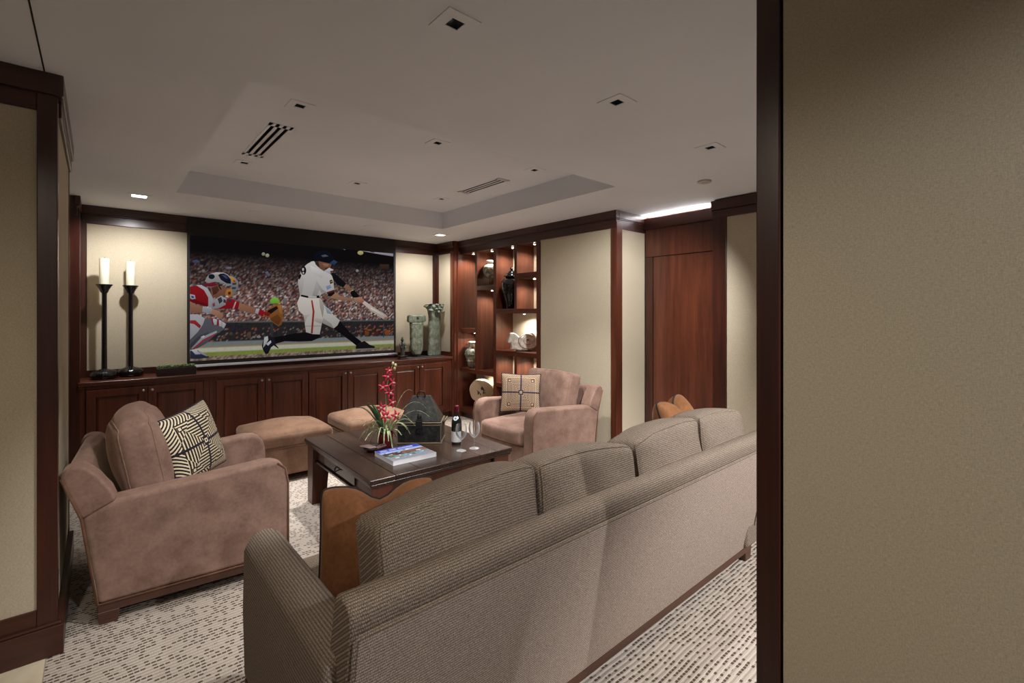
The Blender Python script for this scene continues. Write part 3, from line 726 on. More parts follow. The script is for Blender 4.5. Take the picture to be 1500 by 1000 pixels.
 ((178, 170, 162), [(1.97,1.384),(2.057,1.368),(2.047,1.309),(1.962,1.343)]),
 ((172, 164, 156), [(1.856,1.294),(2.05,1.294),(2.044,1.276),(1.86,1.279)]),
 ((170, 162, 152), [(2.02,1.622),(2.072,1.563),(2.082,1.503),(2.064,1.383),(2.032,1.503)]),
 ((150, 50, 42), [(1.926,1.594),(1.944,1.594),(1.967,1.458),(1.945,1.195),(1.924,1.197),(1.944,1.458)]),
 ((206, 202, 198), [(1.962,2.065),(1.934,2.06),(1.877,2.022),(1.828,1.968),(1.786,1.878),(1.775,1.805),(1.786,1.733),(1.798,1.649),(1.877,1.631),(2.028,1.634),(2.053,1.674),(2.109,1.696),(2.169,1.698),(2.204,1.733),(2.192,1.854),(2.176,1.899),(2.146,1.935),(2.079,1.951),(2.028,1.983),(1.991,2.02)]),
 ((180, 174, 170), [(1.991,1.844),(2.032,1.742),(1.997,1.645),(1.939,1.641),(1.965,1.74)]),
 ((186, 180, 176), [(1.79,1.879),(1.849,1.852),(1.821,1.676),(1.798,1.652),(1.776,1.805)]),
 ((176, 170, 166), [(2.05,1.683),(2.109,1.696),(2.064,1.728),(1.991,1.83),(1.984,1.8)]),
 ((218, 214, 210), [(1.919,2.011),(1.991,1.986),(2.079,1.909),(2.05,1.862),(1.934,1.93)]),
 ((24, 18, 18), [(1.871,1.947),(1.868,1.924),(1.859,1.905),(1.847,1.894),(1.833,1.894),(1.821,1.903),(1.813,1.921),(1.81,1.944),(1.813,1.966),(1.821,1.985),(1.833,1.996),(1.847,1.997),(1.859,1.988),(1.868,1.97)]),
 ((200, 194, 188), [(1.847,1.957),(1.846,1.949),(1.842,1.942),(1.837,1.938),(1.832,1.938),(1.827,1.941),(1.823,1.948),(1.822,1.956),(1.823,1.964),(1.827,1.971),(1.832,1.975),(1.837,1.975),(1.842,1.972),(1.846,1.966)]),
 ((200, 194, 188), [(1.847,1.917),(1.846,1.911),(1.844,1.906),(1.84,1.903),(1.835,1.903),(1.831,1.905),(1.829,1.91),(1.828,1.915),(1.829,1.921),(1.831,1.926),(1.835,1.929),(1.84,1.929),(1.844,1.927),(1.846,1.922)]),
 ((24, 18, 18), [(1.782,1.878),(1.807,1.911),(1.815,1.88),(1.796,1.838),(1.782,1.84)]),
 ((60, 44, 36), [(1.97,2.069),(2.028,2.067),(2.038,1.981),(2.0,2.005),(1.977,2.031)]),
 ((124, 84, 64), [(2.013,2.069),(2.127,2.055),(2.172,2.041),(2.157,1.995),(2.124,1.962),(2.087,1.948),(2.053,1.967),(2.028,1.992)]),
 ((160, 112, 88), [(2.064,2.043),(2.139,2.039),(2.127,2.008),(2.079,2.005)]),
 ((70, 44, 36), [(2.094,1.991),(2.142,2.0),(2.118,1.962),(2.088,1.954)]),
 ((196, 196, 202), [(2.079,1.954),(2.142,1.997),(2.196,1.976),(2.187,1.945),(2.142,1.924)]),
 ((120, 50, 46), [(2.151,1.955),(2.193,1.969),(2.193,1.951),(2.16,1.934)]),
 ((16, 18, 28), [(1.962,2.062),(1.958,2.124),(1.984,2.168),(2.028,2.195),(2.094,2.203),(2.154,2.182),(2.192,2.135),(2.199,2.101),(2.245,2.077),(2.23,2.045),(2.192,2.032),(2.154,2.05),(2.124,2.053),(2.05,2.063),(2.006,2.07)]),
 ((84, 90, 106), [(2.044,2.14),(2.094,2.156),(2.136,2.138),(2.067,2.121)]),
 ((46, 66, 98), [(2.146,2.054),(2.199,2.098),(2.245,2.075),(2.205,2.033)]),
 ((22, 20, 24), [(2.169,1.941),(2.214,1.931),(2.291,1.866),(2.36,1.808),(2.323,1.757),(2.245,1.792),(2.192,1.851)]),
 ((142, 102, 82), [(2.354,1.807),(2.444,1.733),(2.42,1.698),(2.319,1.764)]),
 ((196, 180, 120), [(2.405,1.718),(2.443,1.738),(2.453,1.725),(2.417,1.699)]),
 ((20, 18, 20), [(2.417,1.718),(2.459,1.733),(2.53,1.657),(2.501,1.637),(2.441,1.637),(2.409,1.69)]),
 ((140, 150, 192), [(2.101,1.765),(2.154,1.792),(2.17,1.754),(2.118,1.725)]),
 ((28, 28, 24), [(2.148,1.843),(2.178,1.853),(2.189,1.814),(2.154,1.798)]),
 ((190, 150, 50), [(2.16,1.834),(2.176,1.838),(2.178,1.823),(2.163,1.816)]),
 ((88, 40, 36), [(2.109,1.695),(2.199,1.729),(2.208,1.705),(2.124,1.676)]),
 ((166, 122, 96), [(2.124,1.676),(2.207,1.702),(2.26,1.666),(2.354,1.632),(2.469,1.632),(2.475,1.599),(2.401,1.593),(2.26,1.603),(2.169,1.624)]),
 ((24, 20, 22), [(2.124,1.676),(2.202,1.705),(2.213,1.687),(2.169,1.647),(2.127,1.646)]),
 ((202, 188, 176), [(2.555,1.615),(2.588,1.603),(2.731,1.512),(2.887,1.423),(2.921,1.387),(2.898,1.347),(2.852,1.362),(2.68,1.473),(2.563,1.57)]),
 ((226, 212, 200), [(2.68,1.514),(2.87,1.418),(2.852,1.405),(2.68,1.495)]),
 ((150, 118, 88), [(2.863,1.379),(2.916,1.395),(2.901,1.349),(2.87,1.356)]),
 ((192, 92, 70), [(2.543,1.621),(2.593,1.598),(2.568,1.569),(2.53,1.586)]),
 ((172, 126, 102), [(2.462,1.635),(2.534,1.646),(2.58,1.622),(2.543,1.573),(2.498,1.576),(2.456,1.599)]),
 ((20, 18, 20), [(1.812,1.658),(1.891,1.643),(1.991,1.65),(2.022,1.655),(2.025,1.622),(1.884,1.621),(1.808,1.637)]),
 ((192, 186, 180), [(1.894,1.646),(1.991,1.645),(1.991,1.619),(1.894,1.619)]),
 ((26, 26, 34), [(1.512,1.165),(1.54,1.088),(1.486,1.051),(1.455,0.98),(1.427,0.976),(1.402,1.024),(1.389,1.069),(1.409,1.152),(1.435,1.183),(1.473,1.177)]),
 ((184, 184, 184), [(1.414,1.165),(1.45,1.181),(1.456,1.136),(1.425,1.079),(1.402,1.049)]),
 ((196, 196, 196), [(1.432,1.092),(1.481,1.13),(1.488,1.107),(1.455,1.069)]),
 ((30, 28, 32), [(1.525,1.091),(1.566,1.039),(1.559,1.033),(1.512,1.072)]),
 ((25, 22, 26), [(2.478,1.017),(2.527,1.062),(2.596,1.081),(2.667,1.028),(2.734,1.005),(2.741,0.966),(2.478,0.97)]),
 ((126, 116, 110), [(2.478,0.984),(2.741,0.982),(2.745,0.963),(2.478,0.965)]),
]

def screen_picture():
    """flat projected image: a colour grid for stands, field and dugout, with the players drawn over it"""
    rng = random.Random(11)
    x0, x1, z0, z1 = IMG
    nx, nz = 150, 84
    V = []; F = []; Cc = []
    W = x1-x0; Hh = z1-z0
    def lin(c): return srgb(*c)
    def lerp(a, b, t): return tuple(a[i]+(b[i]-a[i])*t for i in range(3))
    pal = [((66,50,48),5), ((92,72,68),4), ((118,92,84),3), ((142,118,110),2), ((166,158,156),1.8), ((138,82,62),1.0), ((96,98,112),1), ((42,34,36),4), ((118,56,50),.6)]
    tot = sum(w for _, w in pal)
    def pick():
        r = rng.random()*tot
        for c, w in pal:
            r -= w
            if r <= 0: return c
        return pal[0][0]
    for j in range(nz+1):
        for i in range(nx+1):
            u, v = i/nx, j/nz
            jx = (rng.random()-.5)*.6/nx if 0 < i < nx else 0
            x = x0+(u+jx)*W; z = z0+v*Hh
            zz = z - .03*(1-u)*0
            if zz > LEV['crowd']+.02*math.sin(u*9): 
                f = min(1, (zz-LEV['crowd'])/.10)
                c = lerp(lerp(pick(), (16,13,14), .72), (13,11,12), f)
            elif zz > LEV['rail']:
                f = (zz-LEV['rail'])/(LEV['crowd']-LEV['rail'])
                c = lerp(pick(), (16,13,14), max(0, f*1.25-.55)); k = rng.random()*.3+.85; c = tuple(q*k for q in c)
            elif zz > LEV['rail']-.022: c = (70+rng.random()*14, 76+rng.random()*10, 78)
            elif zz > LEV['dug']:
                c = (26+rng.random()*16, 26+rng.random()*12, 28+rng.random()*12)
                if rng.random() < .13 and zz < LEV['rail']-.07: c = [(120,70,46),(92,72,62),(104,100,96)][rng.randrange(3)]
                if u > .78 and .25 < (zz-LEV['dug'])/(LEV['rail']-LEV['dug']) < .75 and rng.random() < .22: c = (128,68,38)
            elif zz > LEV['band']: c = (92+rng.random()*8, 98+rng.random()*8, 102)
            elif zz > LEV['white']: c = (122, 100, 74)
            elif zz > LEV['grass']: c = (146+rng.random()*12, 146+rng.random()*12, 136)
            elif zz > LEV['dirt']: c = (96+rng.random()*14, 104+rng.random()*14, 54)
            else:
                k = rng.random(); c = (66+70*k, 54+64*k, 48+58*k)
            V.append((x-ps.location.x, -.0008, z-ps.location.z)); Cc.append(lin(c))
    for j in range(nz):
        for i in range(nx):
            a = j*(nx+1)+i; F.append((a, a+1, a+nx+2, a+nx+1))
    for k, (c, poly) in enumerate(PICTURE):
        b = len(V); y = -.0009 - .00005*k
        poly = [(min(max(px, x0), x1), min(max(pz, z0), z1)) for px, pz in poly]
        n = len(poly); cz = [p[1] for p in poly]; lo, hi = min(cz), max(cz)
        for px, pz in poly:
            sh = .70 + .18*((pz-lo)/(hi-lo+1e-6))
            V.append((px-ps.location.x, y, pz-ps.location.z)); Cc.append(lin(tuple(min(255, q*sh) for q in c)))
        F.append(tuple(range(b, b+n)))
    me = bpy.data.meshes.new('projected_picture'); me.from_pydata(V, [], F)
    at = me.color_attributes.new('tint', 'FLOAT_COLOR', 'POINT')
    for i, c in enumerate(Cc): at.data[i].color = c
    t = NT('projected_light', .8, 0); t.color((0, 0, 0, 1))
    a = t.n.new('ShaderNodeAttribute'); a.attribute_name = 'tint'
    t.link(a.outputs['Color'], t.p.inputs['Emission Color']); t.p.inputs['Emission Strength'].default_value = .9
    me.materials.append(t.mat)
    o = bpy.data.objects.new('projected_picture', me); COL.objects.link(o); o.parent = ps
    o['label'] = 'projected baseball scene with batter in white and catcher in red'
screen_picture()

# ================================================================== SOFA
so = thing('sofa', (1.65, 1.5, 0), 'long taupe tweed sofa seen from behind, with four loose back cushions', 'sofa')
SX0, SX1 = .432, 2.868
# upholstered back: profile in (y, z), leaning towards the camera at the top
prof = [(1.166, .095), (1.052, .700), (1.056, .742), (1.075, .764), (1.112, .766), (1.150, .752), (1.235, .42), (1.26, .095)]
mb = MB(); mb.prism(prof, 0, SX0, SX1); mb.build('backrest', TW_BACK, so, smooth=True, bevel=.012, seg=3, world=True)
mb = MB()                                   # plain woven outside-back panel, one step proud, framed by a welt
a0, a1 = (1.1655, .097), (1.0535, .690)
b = len(mb.v)
def onb(t, x, d): return (x, a0[0]+(a1[0]-a0[0])*t-d, a0[1]+(a1[1]-a0[1])*t)
mb.v += [onb(0, SX0+.018, .006), onb(0, SX1-.018, .006), onb(1, SX1-.018, .006), onb(1, SX0+.018, .006), onb(0, SX0+.018, -.01), onb(0, SX1-.018, -.01), onb(1, SX1-.018, -.01), onb(1, SX0+.018, -.01)]
for q in ((0,1,2,3),(7,6,5,4),(0,4,5,1),(1,5,6,2),(2,6,7,3),(3,7,4,0)): mb.face([b+i for i in q])
mb.build('outside_back_panel', TW_PANEL, so, world=True, bevel=.003)
mb = MB(); mb.tube([onb(0, SX0+.012, .004), onb(.5, SX0+.012, .004), onb(.985, SX0+.012, .004), onb(1.0, SX0+.02, .004), onb(1.0, 1.2, .004), onb(1.0, 2.0, .004), onb(1.0, SX1-.02, .004), onb(.985, SX1-.012, .004), onb(0, SX1-.012, .004)], .006, 8)
mb.build('welt', TW_BACK, so, smooth=True, world=True)
for x0, x1 in ((.398, .548), (2.752, 2.902)):
    mb = MB(); xm = (x0+x1)/2
    pf = [(x0+.006, .10), (x0, .35), (x0+.004, .565), (x0+.022, .603), (x0+.05, .622), (xm, .628), (x1-.05, .622), (x1-.022, .603), (x1-.004, .565), (x1, .35), (x1, .10)]
    mb.prism(pf, 1, 1.135, 1.965); mb.build('arm', TW_ARM, so, smooth=True, bevel=.022, seg=4, world=True)
mb = MB(); mb.box(.54, 2.76, 1.20, 1.98, .10, .30); mb.build('seat_frame', TW_BACK, so, smooth=True, bevel=.02, seg=3, world=True)
for i in range(2):
    mb = MB(); w = (2.75-.552)/2
    mb.puff((.552+w*(i+.5), 1.62, .375), (w/2-.002, .39, .075), .035, (0, 0, .02), 12); mb.build('seat_cushion', TW_BACK, so, smooth=True, world=True)
mb = MB(); mb.box(.405, 2.895, 1.168, 1.186, .050, .094); mb.box(.405, 2.895, 1.93, 1.95, .05, .10); mb.box(.405, .425, 1.18, 1.94, .05, .10); mb.box(2.875, 2.895, 1.18, 1.94, .05, .10)
mb.build('base_rail', BASEW, so, world=True, bevel=.002, seg=1)
for x, y in ((.41, 1.168), (2.815, 1.168), (.41, 1.87), (2.815, 1.87), (1.6, 1.50)):
    mb = MB(); mb.frustum((x+.006, x+.072, y+.002, y+.066), (x, x+.078, y, y+.072), 0, .055); mb.build('foot', BASEW, so, world=True, bevel=.002, seg=1)
rng = random.Random(3)
cw = [(.572, 1.172, .905, 1.5), (1.182, 1.752, .895, -1), (1.762, 2.335, .893, 1), (2.345, 2.85, .895, -1)]
for i, (x0, x1, top, sk) in enumerate(cw):
    hx = (x1-x0)/2 - .002; hz = .215
    def warp(o, p, sk=sk, i=i):
        x, y, z = o
        z += .016*sk*p[0]*(p[2]+1)/2                       # slightly slumped to one side
        z += .018*(1-p[0]**2)*max(0, p[2])                 # crowned top
        y += .012*math.sin(3.1*p[0]+i)*(1-p[1]**2 if abs(p[1]) < 1 else .4)
        k = .006*math.sin(7*p[0]+2*i)*math.sin(5*p[2]+i)
        return (x, y+k, z)
    mb = MB(); mb.puff((0, 0, 0), (hx, .092, hz), .034, (0, .040, .012), 16, warp=warp)
    mb.xf(Matrix.Translation(((x0+x1)/2, 1.262, .655)) @ Matrix.Rotation(R(-9), 4, 'X'))
    c = mb.build('back_cushion', TW_BACK, so, smooth=True, world=True)
    mx = Matrix.Translation(((x0+x1)/2-so.location.x, 1.262-so.location.y, .655-so.location.z)) @ Matrix.Rotation(R(-9), 4, 'X')
    for yy in (-1, 1):
        m2 = MB(); path = [(-1, yy, -.8+1.8*q/16) for q in range(16)] + [(-1+2*q/40, yy, 1) for q in range(41)] + [(1, yy, 1-1.8*q/16) for q in range(1, 17)]
        m2.tube([mb.place(p) for p in path], .0045, 6); m2.xf(mx); m2.build('cushion_welt', TW_BACK, c, smooth=True)

# ================================================================== THROW PILLOWS
def pillow_pts(w, h, T, chop, n=22):
    mb = MB(); rim = {}
    def pos(u, v, s):
        k = 1-(.075 if chop else .02)*u**6*v**6
        x = u*w/2*(1-.075*(1-v*v))*k; z = v*h/2*(1-.075*(1-u*u))*k
        th = T/2*max(0, (1-u**2)*(1-v**2))**.42
        if chop:
            d = chop*math.exp(-(u/.30)**2)*max(0, (v+.35)/1.35)**2
            z -= d; x *= 1-.05*max(0, v); th *= 1-.25*math.exp(-(u/.25)**2)*max(0, v)
        th += (.007*noise.noise(Vector((u*3.1, v*3.1, s*2+w*9)))+.004*noise.noise(Vector((u*8, v*8, s+5))))*(1-u**4)*(1-v**4)*(1 if chop else .35)
        return (x, s*th, z)
    ids = {}
    for s in (-1, 1):
        for i in range(n+1):
            for j in range(n+1):
                u = math.sin(math.pi/2*(2*i/n-1)); v = math.sin(math.pi/2*(2*j/n-1))
                e = i in (0, n) or j in (0, n)
                k = (i, j, 0 if e else s)
                if k not in ids: mb.v.append(pos(u, v, s)); ids[k] = len(mb.v)-1
        for i in range(n):
            for j in range(n):
                q = [ids[(a, b, 0 if (a in (0, n) or b in (0, n)) else s)] for a, b in ((i,j),(i+1,j),(i+1,j+1),(i,j+1))]
                if s > 0: q.reverse()
                mb.face(q, 0 if s < 0 else 1)
    edge = [(i, 0) for i in range(n)] + [(n, j) for j in range(n)] + [(i, n) for i in range(n, 0, -1)] + [(0, j) for j in range(n, 0, -1)]
    return mb, [mb.v[ids[(i, j, 0)]] for i, j in edge]
def pattern(name, lite, mid, dark, navy, w, freq, chev):
    t = NT(name, .7, .3)
    x, y, z = t.sep()
    a = t.math('ABSOLUTE', t.math('DIVIDE', x, w/2)); b = t.math('ABSOLUTE', t.math('DIVIDE', z, w/2))
    if chev:      # every quadrant carries its own nested chevrons
        qa = t.math('ABSOLUTE', t.math('SUBTRACT', a, .48)); qb = t.math('ABSOLUTE', t.math('SUBTRACT', b, .48))
        s = t.math('SUBTRACT', qa, qb); s = t.math('ABSOLUTE', s)
        s = t.math('ADD', t.math('MAXIMUM', a, b), t.math('MULTIPLY', t.math('GREATER_THAN', qa, qb), .03))
    else:
        s = t.math('MAXIMUM', a, b)
    f = t.math('FRACT', t.math('MULTIPLY', s, freq))
    st = t.math('GREATER_THAN', f, .44)
    sp = t.noise(t.map((160, 160, 160)), 1, 2)
    c = t.mix(st, lite, dark)
    c = t.mix(t.math('MULTIPLY', t.math('GREATER_THAN', sp, .6), .35), c, mid)
    # outer border runs the other way
    g = t.math('GREATER_THAN', t.math('FRACT', t.math('MULTIPLY', t.math('ADD', a, b), freq*.8)), .5)
    brd = t.math('GREATER_THAN', t.math('MAXIMUM', a, b), .74)
    c = t.mix(brd, c, t.mix(g, lite, dark))
    cross = t.math('LESS_THAN', t.math('MINIMUM', a, b), .035)
    c = t.mix(cross, c, navy)
    ctr = t.math('MAXIMUM', a, b)
    c = t.mix(t.math('LESS_THAN', ctr, .10), c, navy); c = t.mix(t.math('LESS_THAN', ctr, .06), c, lite); c = t.mix(t.math('LESS_THAN', ctr, .028), c, navy)
    # small corner squares
    ca = t.math('MAXIMUM', t.math('ABSOLUTE', t.math('SUBTRACT', a, .6)), t.math('ABSOLUTE', t.math('SUBTRACT', b, .6)))
    c = t.mix(t.math('LESS_THAN', ca, .07), c, dark); c = t.mix(t.math('LESS_THAN', ca, .04), c, lite)
    t.color(c); t.bump(f, .3, .003)
    return t.mat
NAVY = plain('navy_cloth', srgb(30, 24, 40), .8)
PAT_L = pattern('gold_weave', srgb(222, 208, 180), srgb(112, 92, 64), srgb(24, 19, 18), srgb(28, 23, 40), .40, 12, True)
PAT_R = pattern('rust_weave', srgb(192, 168, 138), srgb(122, 78, 66), srgb(70, 46, 40), srgb(30, 25, 56), .37, 14, False)
def pillow(label, loc, rz, tilt, w, h, T, chop, front, back, cord, roll=0, group=None):
    t = thing('throw_pillow', loc, label, 'pillow', group)
    t.rotation_euler = (Matrix.Rotation(rz, 4, 'Z') @ Matrix.Rotation(tilt, 4, 'X') @ Matrix.Rotation(roll, 4, 'Y')).to_euler()
    mb, rim = pillow_pts(w, h, T, chop)
    mb.build('cover', [front, back], t, smooth=True)
    if cord:
        m2 = MB(); m2.tube(rim, .0055, 8, closed=True); m2.build('piping', cord, t, smooth=True)
    return t
pillow('tan suede throw pillow with dark piping in the near corner of the sofa', (.800, 1.665, .575), R(-21), R(-12), .45, .45, .30, .055, PSUEDE, PSUEDE, DARKC)
pillow('tan suede throw pillow peeking over the far end of the sofa', (2.685, 1.505, .70), R(12), R(-20), .46, .46, .24, .08, PSUEDE, PSUEDE, DARKC)
pillow('gold and black chevron pillow leaning in the left armchair', (.405, 3.225, .695), R(47), R(-15), .41, .41, .17, 0, PAT_L, NAVY, NAVY, R(-8))
pillow('beige and rust square-patterned pillow with navy cross in the right armchair', (3.065, 3.375, .672), R(-40), R(-13), .385, .37, .14, 0, PAT_R, NAVY, NAVY, R(2))

# ================================================================== ARMCHAIRS
def armchair(label, loc, rz, ctop, dome, er):
    t = thing('armchair', loc, label, 'armchair', 'brown suede armchairs', rz)
    HW, AW = .415, .125
    arm = [(-.400, .095), (-.455, .507), (-.335, .572), (-.10, .590), (.15, .610), (.29, .622), (.355, .615), (.395, .580), (.410, .50), (.412, .095)]
    wing = [(-.452, .500), (-.525, .700), (-.520, .728), (-.490, .747), (-.44, .738), (-.395, .69), (-.350, .62), (-.330, .565)]
    for s in (-1, 1):
        y0, y1 = sorted((s*HW, s*(HW-AW)))
        mb = MB(); mb.prism(arm, 1, y0, y1); mb.build('arm', SUEDE, t, smooth=True, bevel=.026, seg=4)
        mb = MB(); mb.prism(wing, 1, y0+.002, y1-.002); mb.build('wing', SUEDE, t, smooth=True, bevel=.024, seg=4)
        mb = MB(); yo = s*(HW-.002)
        mb.tube([(-.398, yo, .10), (-.452, yo, .505), (-.519, yo, .70)], .006, 6); mb.tube([(.409, yo, .10), (.409, yo, .49), (.394, yo, .574), (.354, yo, .609)], .005, 6)
        mb.tube([(-.398, yo, .098), (.41, yo, .098)], .005, 6)
        mb.build('welt', WELT, t, smooth=True)
    back = [(-.395, .095), (-.515, .695), (-.505, .735), (-.47, .748), (-.43, .735), (-.335, .35), (-.30, .095)]
    mb = MB(); mb.prism(back, 1, -HW+AW-.01, HW-AW+.01); mb.build('backrest', SUEDE, t, smooth=True, bevel=.02, seg=3)
    mb = MB(); mb.box(-.38, .395, -HW+AW, HW-AW, .095, .29); mb.build('seat_base', SUEDE, t, smooth=True, bevel=.015, seg=3)
    mb = MB(); mb.puff((.05, 0, .368), (.385, HW-AW-.004, .072), .04, (.012, 0, .028), 14); mb.build('seat_cushion', SUEDE, t, smooth=True)
    hz = (ctop-.43)/2
    def warp(o, p):
        x, y, z = o
        z += dome*(1-p[1]**2)*max(0, p[2]); x += .010*math.sin(5*p[1])*p[2]
        return (x, y, z)
    mb = MB(); mb.puff((0, 0, 0), (.085, HW-AW-.006, hz), er, (.06 if dome > .02 else .035, 0, dome*.6), 16, warp=warp)
    mb.xf(Matrix.Translation((-.235, 0, .43+hz)) @ Matrix.Rotation(R(-13), 4, 'Y'))
    c = mb.build('back_cushion', SUEDE, t, smooth=True)
    mx = Matrix.Translation((-.235, 0, .43+hz)) @ Matrix.Rotation(R(-13), 4, 'Y')
    for xx in (-1, 1):
        m2 = MB(); path = [(xx, -1, -.8+1.8*q/16) for q in range(16)] + [(xx, -1+2*q/40, 1) for q in range(41)] + [(xx, 1, 1-1.8*q/16) for q in range(1, 17)]
        m2.tube([mb.place(p) for p in path], .0038, 6); m2.xf(mx); m2.build('cushion_seam', SUEDE, c, smooth=True)
    mb = MB(); mb.box(-.398, .405, -HW+.004, HW-.004, .055, .094); mb.build('base_rail', BASEW, t, bevel=.003, seg=1)
    for x in (-.40, .325):
        for y in (-HW+.002, HW-.082):
            mb = MB(); mb.frustum((x+.008, x+.074, y+.006, y+.074), (x, x+.082, y, y+.08), 0, .06); mb.build('foot', BASEW, t, bevel=.003, seg=1)
    return t
armchair('brown suede armchair at left, its back to the wall, with the gold chevron pillow', (.428, 3.262, 0), R(-4.5), .895, .035, .06)
armchair('brown suede armchair at right, in front of the bookcase, facing left', (3.135, 3.265, 0), R(180), .868, .008, .035)

# ================================================================== OTTOMANS
def ottoman(label, x0, x1, y0, y1):
    t = thing('ottoman', ((x0+x1)/2, (y0+y1)/2, 0), label, 'ottoman', 'suede ottomans by the cabinets')
    hx, hy = (x1-x0)/2, (y1-y0)/2
    mb = MB(); mb.puff((0, 0, .18), (hx, hy, .118), .02, (0, 0, 0), 8); mb.build('upholstered_base', OSUEDE, t, smooth=True)
    mb = MB(); mb.puff((0, 0, .36), (hx+.006, hy+.006, .062), .04, (0, 0, .065), 16); mb.build('cushion_top', OSUEDE, t, smooth=True)
    mb = MB()
    mb.tube([(-hx-.002, -hy-.002, .298), (hx+.002, -hy-.002, .298), (hx+.002, hy+.002, .298), (-hx-.002, hy+.002, .298)], .004, 6, closed=True); mb.build('welt', WELT, t, smooth=True)
    for sx in (-1, 1):
        for sy in (-1, 1):
            mb = MB(); mb.frustum((sx*(hx-.07)-.022, sx*(hx-.07)+.022, sy*(hy-.07)-.022, sy*(hy-.07)+.022), (sx*(hx-.07)-.03, sx*(hx-.07)+.03, sy*(hy-.07)-.03, sy*(hy-.07)+.03), 0, .066); mb.build('foot', BASEW, t)
    return t
ottoman('tan suede ottoman with domed top, nearer the left armchair', .945, 1.60, 4.28, 4.88)
ottoman('tan suede ottoman with domed top, behind the orchid and chest', 1.765, 2.42, 4.28, 4.88)

# ================================================================== COFFEE TABLE
TZ = .48
ct_ = thing('coffee_table', (1.71, 3.16, 0), 'square dark wood coffee table with plank top, drawers and thick tapered legs', 'table', None, R(-1.2))
tw, td = .53, .61
planks = [-tw, -.37, -.20, .03, .245, .40, tw]
for i in range(6):
    mb = MB(); mb.box(planks[i]+(.0012 if i else 0), planks[i+1]-(.0012 if i < 5 else 0), -td, td, TZ-.030, TZ); mb.build('plank', TABW, ct_, bevel=.0025 if 0 < i < 5 else .004, seg=2)
mb = MB(); mb.box(-tw+.008, tw-.008, -td+.008, td-.008, TZ-.048, TZ-.030); mb.build('under_moulding', TABW, ct_, bevel=.005, seg=2)
mb = MB()
mb.box(-tw+.05, -tw+.07, -td+.05, td-.05, .335, TZ-.048); mb.box(tw-.07, tw-.05, -td+.05, td-.05, .335, TZ-.048)
mb.box(-tw+.05, tw-.05, -td+.05, -td+.07, .335, TZ-.048); mb.box(-tw+.05, tw-.05, td-.07, td-.05, .335, TZ-.048)
mb.build('apron', TABL, ct_)
mb = MB()
mb.box(-tw+.035, -tw+.072, -td+.05, td-.05, .318, .338); mb.box(tw-.072, tw-.035, -td+.05, td-.05, .318, .338)
mb.box(-tw+.05, tw-.05, -td+.035, -td+.072, .318, .338); mb.box(-tw+.05, tw-.05, td-.072, td-.035, .318, .338)
mb.build('apron_bead', TABW, ct_, bevel=.005, seg=2)
for s in (-1, 1):
    mb = MB(); x = s*(tw-.05); a, b = sorted((x, x+s*.010)); mb.box(a, b, -.28, .28, .350, .420)
    d = mb.build('drawer_front', TABW, ct_, bevel=.003, seg=1)
    m2 = MB(); pts = [(x+s*(.012+.022*math.sin(q*math.pi/8)), -.035+.07*q/8, .395-.018*math.sin(q*math.pi/8)) for q in range(9)]
    m2.tube(pts, .004, 8)
    m2.build('bail_pull', IRON, d, smooth=True)
for sx in (-1, 1):
    for sy in (-1, 1):
        cx, cy = sx*(tw-.085), sy*(td-.085)
        mb = MB(); h0, h1 = .052, .066
        ox, oy = sx*(h1-h0), sy*(h1-h0)
        mb.frustum((cx-h0+ox, cx+h0+ox, cy-h0+oy, cy+h0+oy), (cx-h1, cx+h1, cy-h1, cy+h1), 0, TZ-.048); mb.build('leg', TABL, ct_, bevel=.003, seg=1)

# ================================================================== ON THE COUNTER
def candlestick(x, y, label, h):
    t = thing('candlestick', (x, y, CT), label, 'candlestick', 'tall black candlesticks')
    # melon-shaped ribbed foot
    mb = MB(); mb.lathe([(.070, 0), (.090, .008), (.099, .028), (.095, .052), (.080, .070), (.052, .082), (.028, .088), (.020, .096)], 64, wob=lambda a, z: 1+.035*abs(math.sin(8*a)) if .003 < z < .08 else 1)
    mb.build('base', BLACK, t, smooth=True)
    mb = MB(); mb.lathe([(.023, .074), (.021, .10), (.0195, .3), (.0185, h-.10), (.020, h-.075)], 20); mb.build('stem', BLACK, t, smooth=True, angle=50)
    mb = MB(); mb.lathe([(.022, h-.08), (.030, h-.066), (.033, h-.055), (.040, h-.040), (.050, h-.022), (.052, h-.016), (.060, h-.010), (.061, h-.002), (.050, h), (.030, h-.004), (.0, h-.005)], 32); mb.build('cup', BLACK, t, smooth=True, angle=50)
    return t
def candle(x, y, z, r, h, label):
    t = thing('pillar_candle', (x, y, z), label, 'candle', 'white pillar candles')
    mb = MB(); mb.lathe([(r*.98, 0), (r, .003), (r, h-.008), (r*.96, h-.001), (r*.7, h-.003), (0, h-.006)], 28); mb.build('wax', WAX, t, smooth=True, angle=50)
    mb = MB(); mb.tube([(0, 0, h-.008), (.001, 0, h+.008), (.003, 0, h+.013)], .0016, 6); mb.build('wick', plain('wick', srgb(60, 50, 40), .9), t)
candlestick(.046, 5.70, 'tall black candlestick nearest the left corner, with ribbed round foot', .862)
candlestick(.236, 5.78, 'tall black candlestick nearer the screen, with ribbed round foot', .862)
candle(.046, 5.70, CT+.8575, .036, .240, 'white pillar candle on the candlestick nearest the left corner')
candle(.236, 5.78, CT+.8575, .035, .232, 'white pillar candle on the candlestick nearer the screen')

